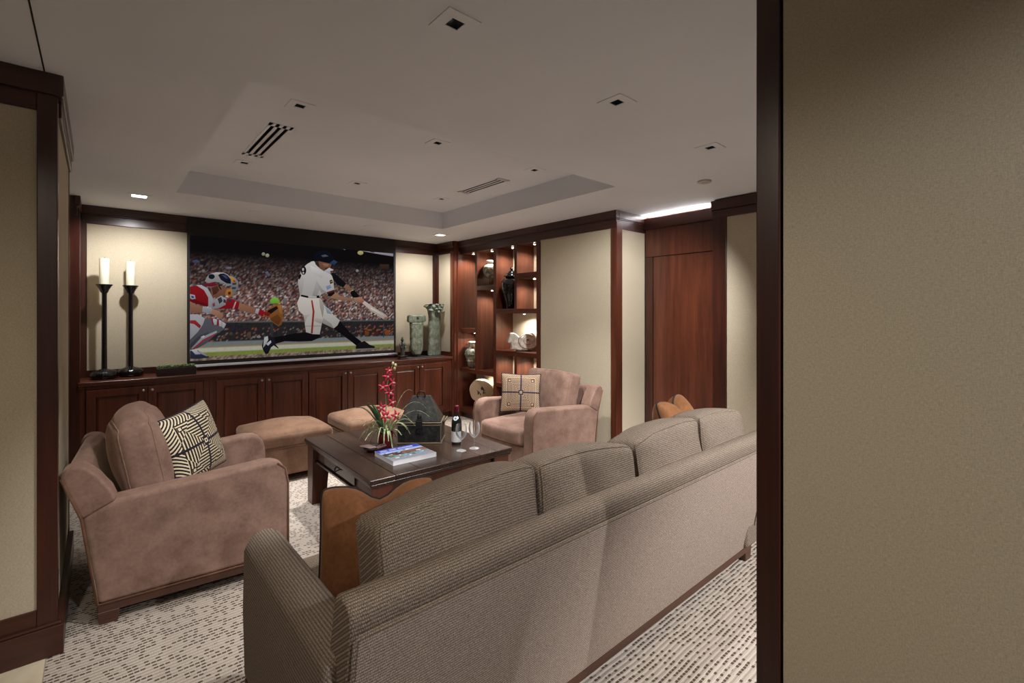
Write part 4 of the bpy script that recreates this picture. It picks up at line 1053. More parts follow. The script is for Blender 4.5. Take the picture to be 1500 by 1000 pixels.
SUCC = NT('succulent_leaf', .5)
SUCC.color(SUCC.ramp(SUCC.noise(SUCC.map((40, 40, 40)), 1, 2), [(.35, srgb(66, 92, 48)), (.7, srgb(178, 196, 140))])); SUCC = SUCC.mat
pl = thing('succulent_planter', (.575, 5.60, CT), 'dark wooden trough of small green succulents on the counter beside the screen', 'planter')
mb = MB(); dk = plain('espresso_wood', srgb(34, 20, 17), .45)
for z0, z1, g0, g1 in ((0, .075, 0, .010),):
    for b in ((-.155, .155, -.055, -.045), (-.155, .155, .045, .055), (-.155, -.145, -.045, .045), (.145, .155, -.045, .045)): mb.box(b[0], b[1], b[2], b[3], z0, z1)
    mb.box(-.15, .15, -.05, .05, 0, .01)
mb.build('trough', dk, pl, bevel=.0015, seg=1)
mb = MB(); mb.box(-.145, .145, -.045, .045, .01, .062); mb.build('soil', plain('pebbles', srgb(196, 184, 160), .9), pl)
rng = random.Random(5)
for i in range(5):
    cx = -.12+.06*i; cy = rng.uniform(-.012, .012); mb = MB()
    for lay, (nn, ln, el) in enumerate(((8, .050, 24), (7, .044, 42), (5, .034, 66))):
        for k in range(nn):
            a = 2*math.pi*k/nn + lay*.4 + i; e = R(el); ca, sa = math.cos(a), math.sin(a)
            b = len(mb.v); w = .013
            for tt, ww in ((0, .35), (.45, 1), (.8, .7), (1, .05)):
                rr = ln*tt; zz = .072+rr*math.sin(e); r2 = rr*math.cos(e)
                for sd, dz in ((-1, 0), (0, .004), (1, 0), (0, -.004)):
                    mb.v.append((cx+ca*r2-sa*sd*w*ww, cy+sa*r2+ca*sd*w*ww, zz+dz*ww))
            for q in range(3):
                for s in range(4): mb.face((b+q*4+s, b+q*4+(s+1) % 4, b+q*4+4+(s+1) % 4, b+q*4+4+s))
    mb.build('succulent', SUCC, pl, smooth=True)

# slate strip, bronze figure, two carved green stones
mb = MB(); mb.box(3.06, 3.64, 5.55, 5.80, CT, CT+.010)
tag(mb.build('slate_slab', plain('slate', srgb(52, 52, 56), .5), bevel=.002, seg=1), 'thin dark slate slab under the green stone carvings', 'slab')
BRONZE = NT('green_bronze', .45); BRONZE.p.inputs['Metallic'].default_value = .55
BRONZE.color(BRONZE.ramp(BRONZE.noise(BRONZE.map((60, 60, 60)), 1, 3), [(.35, srgb(40, 42, 40)), (.7, srgb(96, 104, 98))])); BRONZE = BRONZE.mat
fg = thing('bronze_figurine', (2.985, 5.575, CT), 'small dark bronze standing figure on a stepped base beside the screen', 'figurine')
mb = MB(); mb.box(-.052, .052, -.035, .035, 0, .018); mb.box(-.043, .043, -.028, .028, .018, .036); mb.box(-.050, .050, -.034, .034, .036, .048); mb.build('plinth', plain('bronze_base', srgb(42, 32, 30), .4, .3), fg, bevel=.002, seg=1)
mb = MB(); mb.lathe([(.030, .048), (.034, .06), (.026, .10), (.028, .15), (.034, .185), (.030, .21), (.014, .222), (.011, .23)], 20, sy=.75); mb.build('robe', BRONZE, fg, smooth=True)
for s in (-1, 1):
    mb = MB(); mb.tube([(s*.024, 0, .210), (s*.037, -.005, .185), (s*.036, -.018, .155), (s*.014, -.030, .150)], lambda q: .012-.005*q, 8); mb.build('arm', BRONZE, fg, smooth=True)
mb = MB(); mb.lathe([(.009, .222), (.016, .234), (.019, .25), (.016, .264), (.010, .272), (.011, .278), (.009, .286), (0, .290)], 16); mb.build('head', BRONZE, fg, smooth=True)

def jade():
    t = NT('jade_stone', .55)
    a = t.noise(t.map((26, 26, 17)), 1, 6, .7); b = t.noise(t.map((60, 60, 60)), 1, 3)
    t.color(t.ramp(a, [(.30, srgb(78, 88, 74)), (.52, srgb(118, 127, 110)), (.75, srgb(166, 170, 152))]))
    t.bump(t.math('ADD', a, t.math('MULTIPLY', b, .3)), .8, .012)
    return t.mat
JADE = jade()
def carved(mb, amp, fr, start=0):
    for i in range(start, len(mb.v)):
        p = Vector(mb.v[i]); n = noise.noise_vector(p*fr)
        mb.v[i] = tuple(p + n*amp)
def slab_grid(outline_l, outline_r, z0, z1, th, n=26, m=7, cz=None):
    """slab whose left/right edges follow functions of height, softly rounded in plan"""
    mb = MB(); k = 2*(m+1)
    for j in range(n+1):
        f = j/n; z = z0+(z1-z0)*f; l, r = outline_l(f), outline_r(f); e = th(f)
        for i in range(m+1):
            u = i/m; mb.v.append((l+(r-l)*u, -e*(1-abs(2*u-1)**4*.6), z))
        for i in range(m, -1, -1):
            u = i/m; mb.v.append((l+(r-l)*u, e*(1-abs(2*u-1)**4*.6), z))
    for j in range(n):
        for i in range(k):
            i2 = (i+1) % k; mb.face((j*k+i, j*k+i2, (j+1)*k+i2, (j+1)*k+i))
    mb.face(range(k-1, -1, -1)); mb.face(range(n*k, n*k+k))
    return mb
j1 = thing('stone_carving', (3.245, 5.665, CT+.010), 'shorter green stone carving with a scroll-shaped head pierced by a hole', 'sculpture', 'green stone carvings')
lf = lambda f: -.100 + .032*max(0, (.22-f)/.22)**2 + .014*(1-f); rf = lambda f: .098 - .030*max(0, (.22-f)/.22)**2 - .010*(1-f)
mb = slab_grid(lf, rf, .03, .46, lambda f: .030, 26); carved(mb, .004, 14); mb.build('body', JADE, j1, smooth=True)
mb = MB()                                           # scroll head with a real hole through it
oc = [(-.128, .468), (-.133, .50), (-.128, .55), (-.110, .566), (0, .560), (.110, .566), (.128, .552), (.133, .51), (.128, .472), (.06, .458), (-.06, .458)]
hole = [(.018*math.cos(a), .522+.022*math.sin(a)) for a in [math.pi*2*i/12-math.pi/2 for i in range(12)]]
for lo, hi in ((-.034, .034),):
    n = 48
    def ray(a):
        d = (math.cos(a), math.sin(a)); best = None
        for i in range(len(oc)):
            p, q = oc[i], oc[(i+1) % len(oc)]; ex, ez = q[0]-p[0], q[1]-p[1]
            det = d[0]*ez - d[1]*ex
            if abs(det) < 1e-9: continue
            px, pz = p[0], p[1]-.515
            s = (px*ez - pz*ex)/det; u = (px*d[1] - pz*d[0])/det
            if s > 0 and -1e-6 <= u <= 1+1e-6 and (best is None or s < best): best = s
        return (d[0]*best, .515+d[1]*best)
    for y in (lo, hi):
        for i in range(n):
            a = 2*math.pi*i/n; o = ray(a); mb.v.append((o[0], y*.75, o[1])); h = (.016*math.cos(a), .520+.020*math.sin(a)); mb.v.append((h[0]+(o[0]-h[0])*.55, y, h[1]+(o[1]-h[1])*.55)); mb.v.append((h[0], y*.9, h[1]))
    for i in range(n):
        k = (i+1) % n; A, Bq = i*3, k*3; D = n*3
        mb.face((A, Bq, Bq+1, A+1)); mb.face((A+1, Bq+1, Bq+2, A+2)); mb.face((D+A+1, D+Bq+1, D+Bq, D+A)); mb.face((D+A+2, D+Bq+2, D+Bq+1, D+A+1))
        mb.face((A, D+A, D+Bq, Bq)); mb.face((A+2, Bq+2, D+Bq+2, D+A+2))
mb.build('scroll_head', JADE, j1, smooth=True, angle=60)
mb = MB(); mb.tube([(0, 0, 0), (0, 0, .05)], .008, 8); mb.box(-.05, .05, -.03, .03, 0, .006); mb.build('stand', IRON, j1)
j2 = thing('stone_carving', (3.520, 5.655, CT+.010), 'taller green stone carving with a flared, broken top edge', 'sculpture', 'green stone carvings')
lf = lambda f: -.105 + .012*math.sin(f*3) + (.006*f)*0 - .055*max(0, (f-.86)/.14)**1.2; rf = lambda f: .100 - .010*math.sin(f*3) + .050*max(0, (f-.86)/.14)**1.2
mb = slab_grid(lf, rf, 0, .70, lambda f: .036+.030*max(0, (f-.84)/.16), 40, 11)
for i in range(len(mb.v)):
    x, y, z = mb.v[i]
    if z > .66: mb.v[i] = (x, y, z+.022*math.sin(x*48)+.012*noise.noise(Vector((x*40, y*40, 3))))
carved(mb, .008, 16); mb.build('body', JADE, j2, smooth=True)
rng = random.Random(9)
for i in range(9):
    mb = MB(); x = rng.uniform(-.13, .13); z = rng.uniform(.60, .71)
    mb.lathe([(0, -.02), (.018, -.012), (.024, 0), (.016, .014), (0, .02)], 10, (x, -.055+rng.uniform(-.01, .01), z)); carved(mb, .012, 40); mb.build('carved_knob', JADE, j2, smooth=True)

# ================================================================== IN THE BOOKCASE
def lath(name, prof, m, parent, n=32, **k):
    mb = MB(); mb.lathe(prof, n, **k); return mb.build(name, m, parent, smooth=True, angle=60)
JARM = NT('lacquer_black', .1); JARM.p.inputs['Coat Weight'].default_value = .6
vv = JARM.n.new('ShaderNodeTexVoronoi'); JARM.link(JARM.co(), vv.inputs['Vector']); vv.inputs['Scale'].default_value = 34
JARM.color(JARM.mix(JARM.math('LESS_THAN', vv.outputs['Distance'], .13), (.003, .003, .004, 1), srgb(150, 140, 170))); JARM = JARM.mat
jar = thing('lidded_jar', (3.935, 4.50, 1.493), 'black glazed lidded jar with pale flecks on the middle shelf', 'jar')
lath('body', [(.062, 0), (.070, .012), (.078, .06), (.098, .14), (.126, .23), (.138, .30), (.132, .345), (.105, .378), (.078, .392), (.076, .402)], JARM, jar)
lath('lid', [(.086, .400), (.106, .404), (.104, .412), (.082, .425), (.070, .450), (.052, .470), (.028, .480), (.016, .486)], BLACK, jar)
lath('finial', [(.014, .480), (.011, .490), (.020, .500), (.022, .512), (.014, .522), (0, .526)], BLACK, jar)
GREY = NT('weathered_ceramic', .6)
GREY.color(GREY.ramp(GREY.noise(GREY.map((26, 26, 26)), 1, 4, .7), [(.38, srgb(84, 86, 76)), (.55, srgb(150, 150, 134)), (.72, srgb(206, 202, 188))])); GREY = GREY.mat
pale = plain('pale_glaze', srgb(212, 206, 194), .4)
vz = thing('mounted_vase', (3.925, 4.935, 1.80), 'small grey and white vase held up on a thin metal stand, upper shelf', 'vase')
lath('body', [(.012, .10), (.045, .112), (.078, .150), (.092, .200), (.090, .240), (.074, .268), (.052, .280)], GREY, vz)
lath('shoulder', [(.072, .270), (.055, .284), (.040, .292), (.036, .305), (.050, .318), (.052, .332), (.046, .340), (.030, .338), (0, .330)], pale, vz)
mb = MB(); mb.tube([(0, 0, 0), (0, 0, .11)], .005, 8); mb.box(-.045, .045, -.045, .045, 0, .012); mb.build('stand', IRON, vz)
fv = thing('figure_vase', (3.925, 5.325, .682), 'speckled grey-green vase with handles and a crested neck, lower left cubby', 'vase')
lath('body', [(.052, 0), (.060, .01), (.072, .08), (.092, .15), (.100, .20), (.096, .235), (.070, .262), (.044, .275), (.036, .292)], GREY, fv)
lath('neck', [(.036, .285), (.034, .31), (.040, .335), (.060, .350), (.056, .362), (.030, .366), (0, .360)], pale, fv)
for s in (-1, 1):
    mb = MB(); mb.tube([(0, s*.040, .345), (0, s*.078, .352), (0, s*.085, .315), (0, s*.060, .275), (0, s*.078, .246)], .011, 8); mb.build('handle', pale, fv, smooth=True)
for z in (.10, .19):
    mb = MB(); r = .079 if z < .15 else .102
    mb.tube([(r*math.cos(a), r*math.sin(a), z) for a in [2*math.pi*i/36 for i in range(36)]], .006, 6, closed=True); mb.build('band', GREY, fv, smooth=True)
SHELLM = NT('chalk_stone', .6)
SHELLM.color(SHELLM.ramp(SHELLM.noise(SHELLM.map((20, 20, 20)), 1, 3), [(.35, srgb(176, 166, 152)), (.65, srgb(222, 214, 202))])); SHELLM = SHELLM.mat
sh = thing('spiral_sculpture', (3.935, 4.285, .972), 'white carved spiral shell sculpture in the wide cubby', 'sculpture', None, R(-32))
ol = [(-.175, .205), (-.205, .125), (-.190, .105), (-.158, .115), (-.150, .055), (-.165, .03), (-.11, .035), (-.06, .012), (.02, .030), (.08, .012), (.12, .040), (.155, .075), (.168, .130), (.150, .190), (.105, .232), (.050, .240), (.012, .215), (-.010, .185), (-.035, .165), (-.07, .19), (-.11, .225), (-.15, .228)]
mb = MB(); mb.prism(ol, 1, -.055, .055); mb.build('body', SHELLM, sh, smooth=True, bevel=.02, seg=3)
mb = MB(); pts = []
for i in range(70):
    a = .6+i*.16; r = .012+.0105*a*.9
    pts.append((.045+r*math.cos(a), -.056, .140+r*.85*math.sin(a)))
mb.tube(pts, lambda q: .007+.006*q, 8); mb.build('spiral_ridge', SHELLM, sh, smooth=True)
mb = MB(); mb.tube([(.045+(q[0]-.045)*1.13, -.057, .140+(q[2]-.140)*1.13) for q in pts[8:]], .0042, 6); mb.build('spiral_groove_shade', plain('shell_groove_shade', srgb(92, 80, 68), .8), sh, smooth=True)  # raised dark tube, groove shade put into its colour
mb = MB(); mb.tube([(.045, -.058, .140), (.047, -.062, .143)], .010, 12); mb.build('spiral_eye', plain('shell_hollow_shade', srgb(40, 34, 30), .8), sh)  # small raised disc, coloured dark as the shade inside a hollow
mb = MB(); mb.box(-.09, .10, -.045, .045, 0, .014); mb.build('stand', plain('sculpture_stand', srgb(44, 30, 24), .5), sh, bevel=.003)
LOGEND = NT('end_grain', .8)
x_, y_, z_ = LOGEND.sep()
rad = LOGEND.math('SQRT', LOGEND.math('ADD', LOGEND.math('MULTIPLY', x_, x_), LOGEND.math('MULTIPLY', z_, z_)))
rg = LOGEND.math('FRACT', LOGEND.math('MULTIPLY', LOGEND.math('ADD', rad, LOGEND.math('MULTIPLY', LOGEND.noise(LOGEND.map((14, 14, 14)), 1, 3), .03)), 90))
cr = LOGEND.noise(LOGEND.map((34, 34, 20)), 1, 2)
core = LOGEND.math('LESS_THAN', LOGEND.math('ADD', rad, LOGEND.math('MULTIPLY', LOGEND.noise(LOGEND.map((9, 9, 9)), 1, 2), .05)), .085)
crack = LOGEND.math('MULTIPLY', core, LOGEND.math('GREATER_THAN', cr, .53))
cc = LOGEND.mix(crack, LOGEND.ramp(rg, [(.1, srgb(136, 110, 84)), (.8, srgb(172, 148, 120))]), srgb(44, 32, 26)); LOGEND.color(cc); LOGEND = LOGEND.mat
BARK = NT('pale_bark', .8); BARK.color(BARK.ramp(BARK.noise(BARK.map((30, 6, 30)), 1, 3), [(.35, srgb(176, 156, 124)), (.7, srgb(224, 210, 184))])); BARK = BARK.mat
lg = thing('log_slice', (3.955, 5.155, .390), 'cut round of pale log showing rings, on a low stand in the bottom cubby', 'log', None, R(-40))
mb = MB(); n = 40; W = []
for y in (-.085, -.08, .09):
    for i in range(n):
        a = 2*math.pi*i/n; r = .150*(1+.035*math.sin(3*a+1)+.014*math.sin(7*a)+.008*math.sin(17*a))*(1.0 if y > -.084 else .97); W.append((r*1.06*math.cos(a), y, r*math.sin(a)))
mb.v = W
for j in range(2):
    for i in range(n): mb.face((j*n+i, j*n+(i+1) % n, (j+1)*n+(i+1) % n, (j+1)*n+i), 1)
mb.face(range(n-1, -1, -1), 0); mb.face(range(2*n, 3*n), 0)
mb.build('log', [LOGEND, BARK], lg, smooth=True, angle=40)
mb = MB(); mb.box(-.075, -.055, -.06, .06, -.258, -.125); mb.box(.055, .075, -.06, .06, -.258, -.125); mb.box(-.09, .09, -.07, .07, -.2595, -.250); mb.build('stand', plain('stand_steel', srgb(70, 74, 84), .4, .6), lg, bevel=.002)
mb = MB(); bk = thing('green_book', (3.985, 4.775, .13), 'small green book standing beside the log in the bottom cubby', 'book')
mb.box(-.075, .075, -.018, .018, 0, .30); mb.build('cover', plain('teal_cloth', srgb(72, 112, 92), .6), bk, bevel=.003)
mb = MB(); mb.box(-.072, .077, -.014, .014, .004, .3015); mb.build('pages', plain('paper', srgb(216, 208, 190), .8), bk)

# ================================================================== ON THE COFFEE TABLE
# --- orchid
pot = thing('potted_orchid', (1.560, 3.165, TZ), 'red-flowered orchid with grassy leaves in a burgundy pot', 'plant')
lath('pot', [(.040, 0), (.044, .004), (.056, .092), (.058, .100), (.054, .100), (.050, .086), (0, .084)], plain('burgundy_glaze', srgb(106, 22, 34), .35), pot)
LEAFM = NT('orchid_leaf', .4); LEAFM.color(LEAFM.ramp(LEAFM.noise(LEAFM.map((30, 30, 8)), 1, 2), [(.35, srgb(34, 58, 34)), (.7, srgb(78, 108, 58))])); LEAFM = LEAFM.mat
GRASSM = NT('striped_leaf', .45); GRASSM.color(GRASSM.ramp(GRASSM.noise(GRASSM.map((50, 50, 14)), 1, 2), [(.38, srgb(94, 124, 62)), (.62, srgb(204, 214, 170))])); GRASSM = GRASSM.mat
def ribbon(pts, w, name, m, parent, th=.0015):
    pts = [Vector(p) for p in pts]; mb = MB(); k = len(pts)
    for j, p in enumerate(pts):
        t = (pts[min(j+1, k-1)]-pts[max(j-1, 0)]).normalized(); s = t.cross(Vector((0, 0, 1)))
        if s.length < 1e-3: s = Vector((1, 0, 0))
        s.normalize(); nrm = s.cross(t).normalized(); ww = w(j/(k-1))
        for q in (-s*ww+nrm*ww*.25, nrm*th*.2, s*ww+nrm*ww*.25, -nrm*th): mb.v.append(tuple(p+q))
    for j in range(k-1):
        for i in range(4): mb.face((j*4+i, j*4+(i+1) % 4, j*4+4+(i+1) % 4, j*4+4+i))
    return mb.build(name, m, parent, smooth=True)
def arc(a, reach, rise, droop, n=9, z0=.085, r0=.012):
    out = []
    for i in range(n):
        f = i/(n-1); r = r0+reach*f
        out.append((r*math.cos(a), r*math.sin(a), z0+rise*math.sin(min(1, f*1.0)*math.pi*.5)*1 - droop*f**2.2))
    return out
CAMA = R(41)  # directions below are counted from the +x axis of the room
for a, reach, rise, droop, w in ((150, .19, .22, .02, .020), (205, .22, .25, 0, .024), (120, .10, .20, .0, .020), (178, .12, .24, .0, .019)):
    ribbon(arc(R(a), reach, rise, droop), lambda f, w=w: w*(.35+.65*math.sin(math.pi*min(1, .12+f*.86))), 'leaf', LEAFM, pot)
rng = random.Random(21)
for i in range(24):
    a = R(360*i/24+rng.uniform(-8, 8)); reach = rng.uniform(.10, .20); rise = rng.uniform(.05, .19); dr = rng.uniform(.06, .18)
    ribbon(arc(a, reach, rise, dr), lambda f: .0075*(.3+.7*math.sin(math.pi*min(1, .1+f*.88))), 'grass_blade', GRASSM, pot)
for a, reach, rise, dr in ((-20, .28, .33, .16), (-35, .30, .26, .14), (12, .24, .36, .08), (160, .28, .19, .10), (-60, .20, .24, .14)):
    ribbon(arc(R(a), reach, rise, dr, 13), lambda f: .0032*(1-.6*f), 'long_blade', GRASSM, pot)
stem = [(0, 0, .085), (-.004, 0, .18), (.004, 0, .28), (.002, 0, .36), (.012, -.004, .45), (.030, -.012, .54), (.045, -.02, .585)]
mb = MB(); mb.tube(stem, lambda q: .004-.0022*q, 8); mb.build('stem', plain('flower_stem', srgb(150, 160, 110), .6), pot, smooth=True)
PETAL = NT('orchid_petal', .5); PETAL.color(PETAL.ramp(PETAL.noise(PETAL.map((70, 70, 70)), 1, 2), [(.4, srgb(176, 18, 52)), (.68, srgb(226, 58, 96))])); PETAL = PETAL.mat
LIP = plain('orchid_lip', srgb(232, 200, 170), .5)
def flower(c, face, size, roll):
    mb = MB(); fz = Vector(face).normalized(); rx = fz.cross(Vector((0, 0, 1))).normalized(); uy = rx.cross(fz)
    M3 = Matrix((rx, uy, fz)).transposed().to_4x4(); M3.translation = Vector(c)
    for k in range(5):
        a = roll+2*math.pi*k/5; ca, sa = math.cos(a), math.sin(a); b = len(mb.v)
        for f, w, h in ((.08, .10, 0), (.4, .24, .10), (.7, .20, .10), (.92, .08, .02), (1.05, .01, -.06)):
            for s, dz in ((-1, .0), (0, -.05), (1, .0), (0, .03)):
                q = Vector((ca*f-sa*s*w, sa*f+ca*s*w, h+dz*.6))*size; mb.v.append(tuple(M3 @ q))
        for j in range(4):
            for s in range(4): mb.face((b+j*4+s, b+j*4+(s+1) % 4, b+j*4+4+(s+1) % 4, b+j*4+4+s))
    o = mb.build('flower', PETAL, pot, smooth=True)
    m2 = MB(); m2.lathe([(0, -.1*size), (.16*size, 0), (.12*size, .2*size), (.2*size, .34*size), (0, .28*size)], 10); m2.xf(M3); m2.build('lip', LIP, o, smooth=True)
for c, fc, s, r in (((.008, -.02, .50), (-.3, -1, .2), .040, .2), ((.040, -.03, .455), (.4, -1, .1), .040, .9), ((-.028, -.02, .430), (-.6, -.8, 0), .042, .4), ((.020, -.03, .385), (.1, -1, 0), .044, 1.3), ((.034, -.03, .315), (.3, -1, 0), .044, .7),
                    ((-.040, -.02, .285), (-.7, -.7, .1), .042, .1), ((.062, -.03, .215), (.3, -1, .1), .046, .3), ((-.022, -.04, .225), (-.3, -1, .1), .044, 1.0), ((.01, -.035, .545), (0, -1, .4), .030, .5), ((.055, -.01, .43), (.8, -.6, 0), .034, .2)):
    flower(c, fc, s, r)
for p in ((.048, -.022, .592), (.066, -.026, .578), (.060, -.024, .556)):
    mb = MB(); mb.lathe([(0, -.014), (.009, -.004), (.010, .004), (.005, .013), (0, .016)], 10, p); mb.build('bud', plain('orchid_bud', srgb(206, 204, 150), .5), pot, smooth=True)

# --- metal chest with hipped lid
def patina():
    t = NT('patinated_metal', .5); t.p.inputs['Metallic'].default_value = .35
    a = t.noise(t.map((34, 34, 34)), 1, 4, .65)
    t.color(t.ramp(a, [(.34, srgb(24, 24, 23)), (.6, srgb(52, 52, 49)), (.8, srgb(92, 86, 74))])); t.bump(a, .4, .003)
    return t.mat
PATINA = patina()
ch = thing('metal_chest', (1.845, 3.145, TZ), 'dark hammered metal chest with brass edges, sloped lid and ring on top', 'chest', None, R(-40))
cw_, cd_ = .158, .115
mb = MB(); mb.box(-cw_, cw_, -cd_, cd_, .010, .138); mb.build('body', PATINA, ch, bevel=.003)
mb = MB(); mb.frustum((-cw_+.006, cw_-.006, -cd_+.004, cd_-.004), (-.070, .070, -.016, .016), .158, .335)
lid = mb.build('lid', PATINA, ch, bevel=.004)
mb = MB()
for z0, z1, e in ((0, .010, .006), (.132, .141, .004), (.149, .157, .006)):
    for b in ((-cw_-e, cw_+e, -cd_-e, -cd_+.006), (-cw_-e, cw_+e, cd_-.006, cd_+e), (-cw_-e, -cw_+.006, -cd_, cd_), (cw_-.006, cw_+e, -cd_, cd_)): mb.box(b[0], b[1], b[2], b[3], z0, z1)
for x in (-1, 1):
    for y in (-1, 1): mb.box(*sorted((x*cw_+x*.003, x*cw_-x*.004)), *sorted((y*cd_+y*.003, y*cd_-y*.004)), .01, .132)
mb.build('brass_edging', BRASS, ch, bevel=.0015, seg=1)
mb = MB(); mb.tube([(.030*math.cos(a), -.020-.010*math.sin(a)*0, .340+.030*math.sin(a)) for a in [2*math.pi*i/24 for i in range(24)]], .0048, 8, closed=True); mb.build('ring_handle', IRON, lid, smooth=True)
mb = MB(); mb.box(-.024, .024, -cd_-.016, -cd_-.004, .112, .172); mb.box(-.020, .020, -cd_-.010, -cd_+.03, .165, .185); mb.build('hasp', IRON, ch, bevel=.004, seg=2)
mb = MB(); mb.lathe([(.030, 0), (.028, .005), (.012, .008), (.010, .004), (0, .004)], 6); mb.xf(Matrix.Translation((0, -cd_-.001, .092)) @ Matrix.Rotation(R(90), 4, 'X')); mb.build('lock_plate', IRON, ch)
mb = MB(); mb.lathe([(.012, .183), (.017, .195), (.014, .212), (.006, .224), (0, .228)], 12, (0, -cd_+.014, 0)); mb.build('hasp_ornament', PATINA, ch, smooth=True)
for s in (-1, 1):
    mb = MB(); mb.tube([(s*(cw_+.004), -.035, .130), (s*(cw_+.028), -.035, .165), (s*(cw_+.030), .035, .165), (s*(cw_+.004), .035, .130)], .008, 8); mb.build('side_handle', BRASS, ch, smooth=True)

# --- wine bottle
BG = NT('bottle_glass', .06); BG.color((.006, .010, .006, 1)); BG.p.inputs['Coat Weight'].default_value = .5; BG = BG.mat
wb_ = thing('wine_bottle', (1.985, 2.885, TZ), 'dark red wine bottle with white label and burgundy foil', 'bottle', None, R(-140))
lath('glass', [(.032, 0), (.036, .004), (.0375, .01), (.0375, .150), (.035, .170), (.026, .196), (.0165, .220), (.0150, .232), (.0145, .245)], BG, wb_)
lath('foil', [(.0152, .222), (.0150, .262), (.0168, .264), (.0168, .276), (.0140, .279), (0, .279)], plain('burgundy_foil', srgb(112, 16, 44), .3, .3), wb_)
mb = MB(); n = 20; b = 0
for z in (.018, .095):
    for i in range(n+1):
        a = R(-75+150*i/n); mb.v.append((.0380*math.cos(a), .0380*math.sin(a), z))
for z in (.095, .018):
    for i in range(n+1):
        a = R(-75+150*i/n); mb.v.append((.0376*math.cos(a), .0376*math.sin(a), z))
for i in range(n): mb.face((i, i+1, n+1+i+1, n+1+i)); mb.face((2*(n+1)+i, 2*(n+1)+i+1, 3*(n+1)+i+1, 3*(n+1)+i))
PAPER = NT('label_paper', .7); lx, ly, lz = PAPER.sep()
ln = PAPER.math('MULTIPLY', PAPER.math('GREATER_THAN', PAPER.math('FRACT', PAPER.math('MULTIPLY', lz, 95)), .72), PAPER.math('GREATER_THAN', PAPER.noise(PAPER.map((240, 240, 95)), 1, 1), .5))
PAPER.color(PAPER.mix(PAPER.math('MULTIPLY', ln, .45), srgb(226, 224, 226), srgb(120, 116, 124))); PAPER = PAPER.mat
mb.build('front_label', PAPER, wb_, smooth=True)
mb = MB(); mb.lathe([(0, 0), (.017, 0), (.017, .0012), (0, .0014)], 24); mb.xf(Matrix.Translation((.0285, 0, .190)) @ Matrix.Rotation(R(62), 4, 'Y')); nl = mb.build('neck_label', plain('neck_paper', srgb(214, 222, 226), .6), wb_)
mb = MB(); mb.lathe([(0, 0), (.007, 0), (.007, .0012), (0, .0013)], 16); mb.xf(Matrix.Translation((.0292, 0, .1905)) @ Matrix.Rotation(R(62), 4, 'Y')); mb.build('neck_emblem', plain('emblem_blue', srgb(74, 130, 160), .5), nl)

# --- wine glasses
GL = NT('clear_glass', 0.0)
_tr = GL.n.new('ShaderNodeBsdfTransparent'); _tr.inputs[0].default_value = (.97, .98, .98, 1)
_gl = GL.n.new('ShaderNodeBsdfGlossy'); _gl.inputs['Roughness'].default_value = .02; _gl.inputs['Color'].default_value = (1, 1, 1, 1)
_fr = GL.n.new('ShaderNodeFresnel'); _fr.inputs['IOR'].default_value = 1.3
_mx = GL.n.new('ShaderNodeMixShader'); GL.link(_fr.outputs[0], _mx.inputs[0]); GL.link(_tr.outputs[0], _mx.inputs[1]); GL.link(_gl.outputs[0], _mx.inputs[2])
_df = GL.n.new('ShaderNodeBsdfDiffuse'); _df.inputs[0].default_value = (.9, .9, .92, 1)  # whitish diffuse stands in for bright reflections along the glass edges
_m2 = GL.n.new('ShaderNodeMixShader'); _lw = GL.n.new('ShaderNodeLayerWeight'); _lw.inputs[0].default_value = .35
GL.link(GL.math('MULTIPLY', _lw.outputs['Facing'], .45), _m2.inputs[0]); GL.link(_mx.outputs[0], _m2.inputs[1]); GL.link(_df.outputs[0], _m2.inputs[2])
GL.link(_m2.outputs[0], GL.n['Material Output'].inputs['Surface']); GL = GL.mat
def wineglass(x, y, label):
    t = thing('wine_glass', (x, y, TZ+.0005), label, 'wine glass', 'empty wine glasses')
    h = .076
    lath('foot', [(.034, 0), (.034, .0012), (.018, .003), (.006, .007), (.0036, .014), (0, .014)], GL, t)
    lath('stem', [(0, .0135), (.0036, .0138), (.003, .04), (.0034, h-.004), (.006, h), (0, h+.0005)], GL, t, 14)
    lath('bowl', [(0, h), (.010, h+.002), (.026, h+.018), (.037, h+.040), (.0405, h+.062), (.039, h+.085), (.033, h+.108), (.0322, h+.108), (.0382, h+.085), (.0396, h+.062), (.0362, h+.041), (.025, h+.0195), (.009, h+.0035), (0, h+.0025)], GL, t)
wineglass(1.905, 2.712, 'empty stemmed wine glass in front of the bottle')
wineglass(2.008, 2.700, 'empty stemmed wine glass to the right of the other glass, nearest the table corner')

# --- art book
bk = thing('picture_book', (1.553, 2.858, TZ), 'large softcover picture book with blue masthead lying near the table edge', 'book', None, R(-1.5))
hw, hd, bt = .155, .140, .028
mb = MB(); mb.box(-hw, hw-.004, -hd+.002, hd-.002, .002, bt-.002); mb.build('pages', plain('book_paper', srgb(226, 224, 228), .7), bk)
cov = plain('cover_white', srgb(222, 222, 228), .35)
mb = MB(); mb.box(-hw-.001, hw, -hd, hd, 0, .002); mb.box(hw-.003, hw, -hd, hd, 0, bt); mb.build('back_cover', cov, bk)
mb = MB(); mb.box(-hw-.001, hw, -hd, hd, bt-.002, bt); fc = mb.build('front_cover', cov, bk)
def flat(name, rects, parent, z, mats):
    mb = MB()
    for i, (x0, x1, y0, y1, m, dz) in enumerate(rects): mb.box(x0, x1, y0, y1, z, z+.0004+dz, m)
    return mb.build(name, mats, parent)
cm = [plain('print_blue', srgb(44, 66, 168), .35), plain('print_sky', srgb(150, 170, 214), .35), plain('print_brown', srgb(118, 84, 66), .4), plain('print_dark', srgb(52, 48, 50), .4), plain('print_pool', srgb(104, 140, 146), .35), plain('print_white', srgb(226, 226, 232), .4), plain('print_rust', srgb(172, 104, 76), .4), plain('print_grey', srgb(128, 132, 146), .4)]
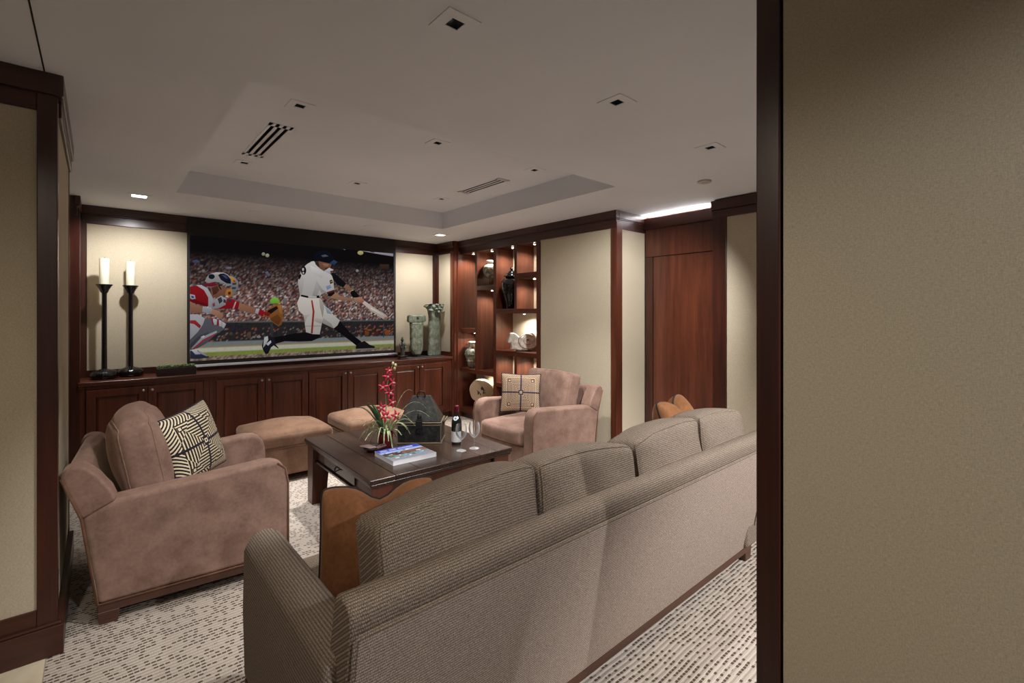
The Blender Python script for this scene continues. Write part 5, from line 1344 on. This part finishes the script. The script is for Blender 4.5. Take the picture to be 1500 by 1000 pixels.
rc = [(-hw, hw-.004, .075, hd-.002, 0, 0), (-hw, hw-.004, .035, .075, 1, 0), (-hw, -.02, -.03, .035, 3, 0), (-.02, hw-.004, -.03, .035, 2, 0), (-hw, hw-.004, -.085, -.03, 4, 0), (-hw, hw-.004, -hd+.002, -.085, 7, 0)]
rng = random.Random(4)
for i in range(46):
    x = rng.uniform(-hw+.01, hw-.03); y = rng.uniform(-.10, .05); w = rng.uniform(.008, .035); d = rng.uniform(.004, .016)
    rc.append((x, min(x+w, hw-.005), y, y+d, rng.choice([2, 3, 5, 6, 6, 1, 3, 5]), .0001+.00001*i))
flat('cover_print', rc, fc, bt, cm)
rc = []; x = -hw+.022                                # masthead: row of narrow white capitals, too small to read
while x < .11:
    w = rng.uniform(.009, .014)
    if rng.random() > .12:
        rc += [(x, x+.003, .088, .116, 0, 0), (x+w-.005, x+w-.002, .088, .116, 0, 0), (x, x+w-.002, rng.choice([.088, .100, .112]), 0, 0, 0)]
        r = rc[-1]; rc[-1] = (r[0], r[1], r[2], r[2]+.004, 0, .0001)
    x += w+.002
flat('masthead', rc, fc, bt+.0004, [cm[5]])

# --- leather coaster dish
ds = thing('coaster_dish', (1.452, 3.115, TZ), 'small dark carved dish with a tilted square coaster on it, left of the book', 'dish')
mb = MB(); mb.lathe([(.040, 0), (.046, .003), (.074, .020), (.080, .026), (.074, .027), (.044, .010), (0, .008)], 8, wob=lambda a, z: 1+.10*math.sin(4*a)); mb.build('dish', plain('carved_dark', srgb(46, 30, 28), .3), ds, bevel=.001)
mb = MB(); mb.box(-.045, .045, -.045, .045, 0, .006); mb.xf(Matrix.Translation((-.030, .018, .026)) @ Matrix.Rotation(R(10), 4, 'Y') @ Matrix.Rotation(R(25), 4, 'Z')); mb.build('coaster', plain('mauve_leather', srgb(150, 126, 124), .35), ds, bevel=.001)
mb = MB(); mb.box(-.032, .032, -.028, .028, 0, .006); mb.xf(Matrix.Translation((.046, -.008, .023)) @ Matrix.Rotation(R(-14), 4, 'Y') @ Matrix.Rotation(R(-12), 4, 'Z')); mb.build('coaster', plain('mauve_leather_dark', srgb(110, 84, 84), .35), ds, bevel=.001)
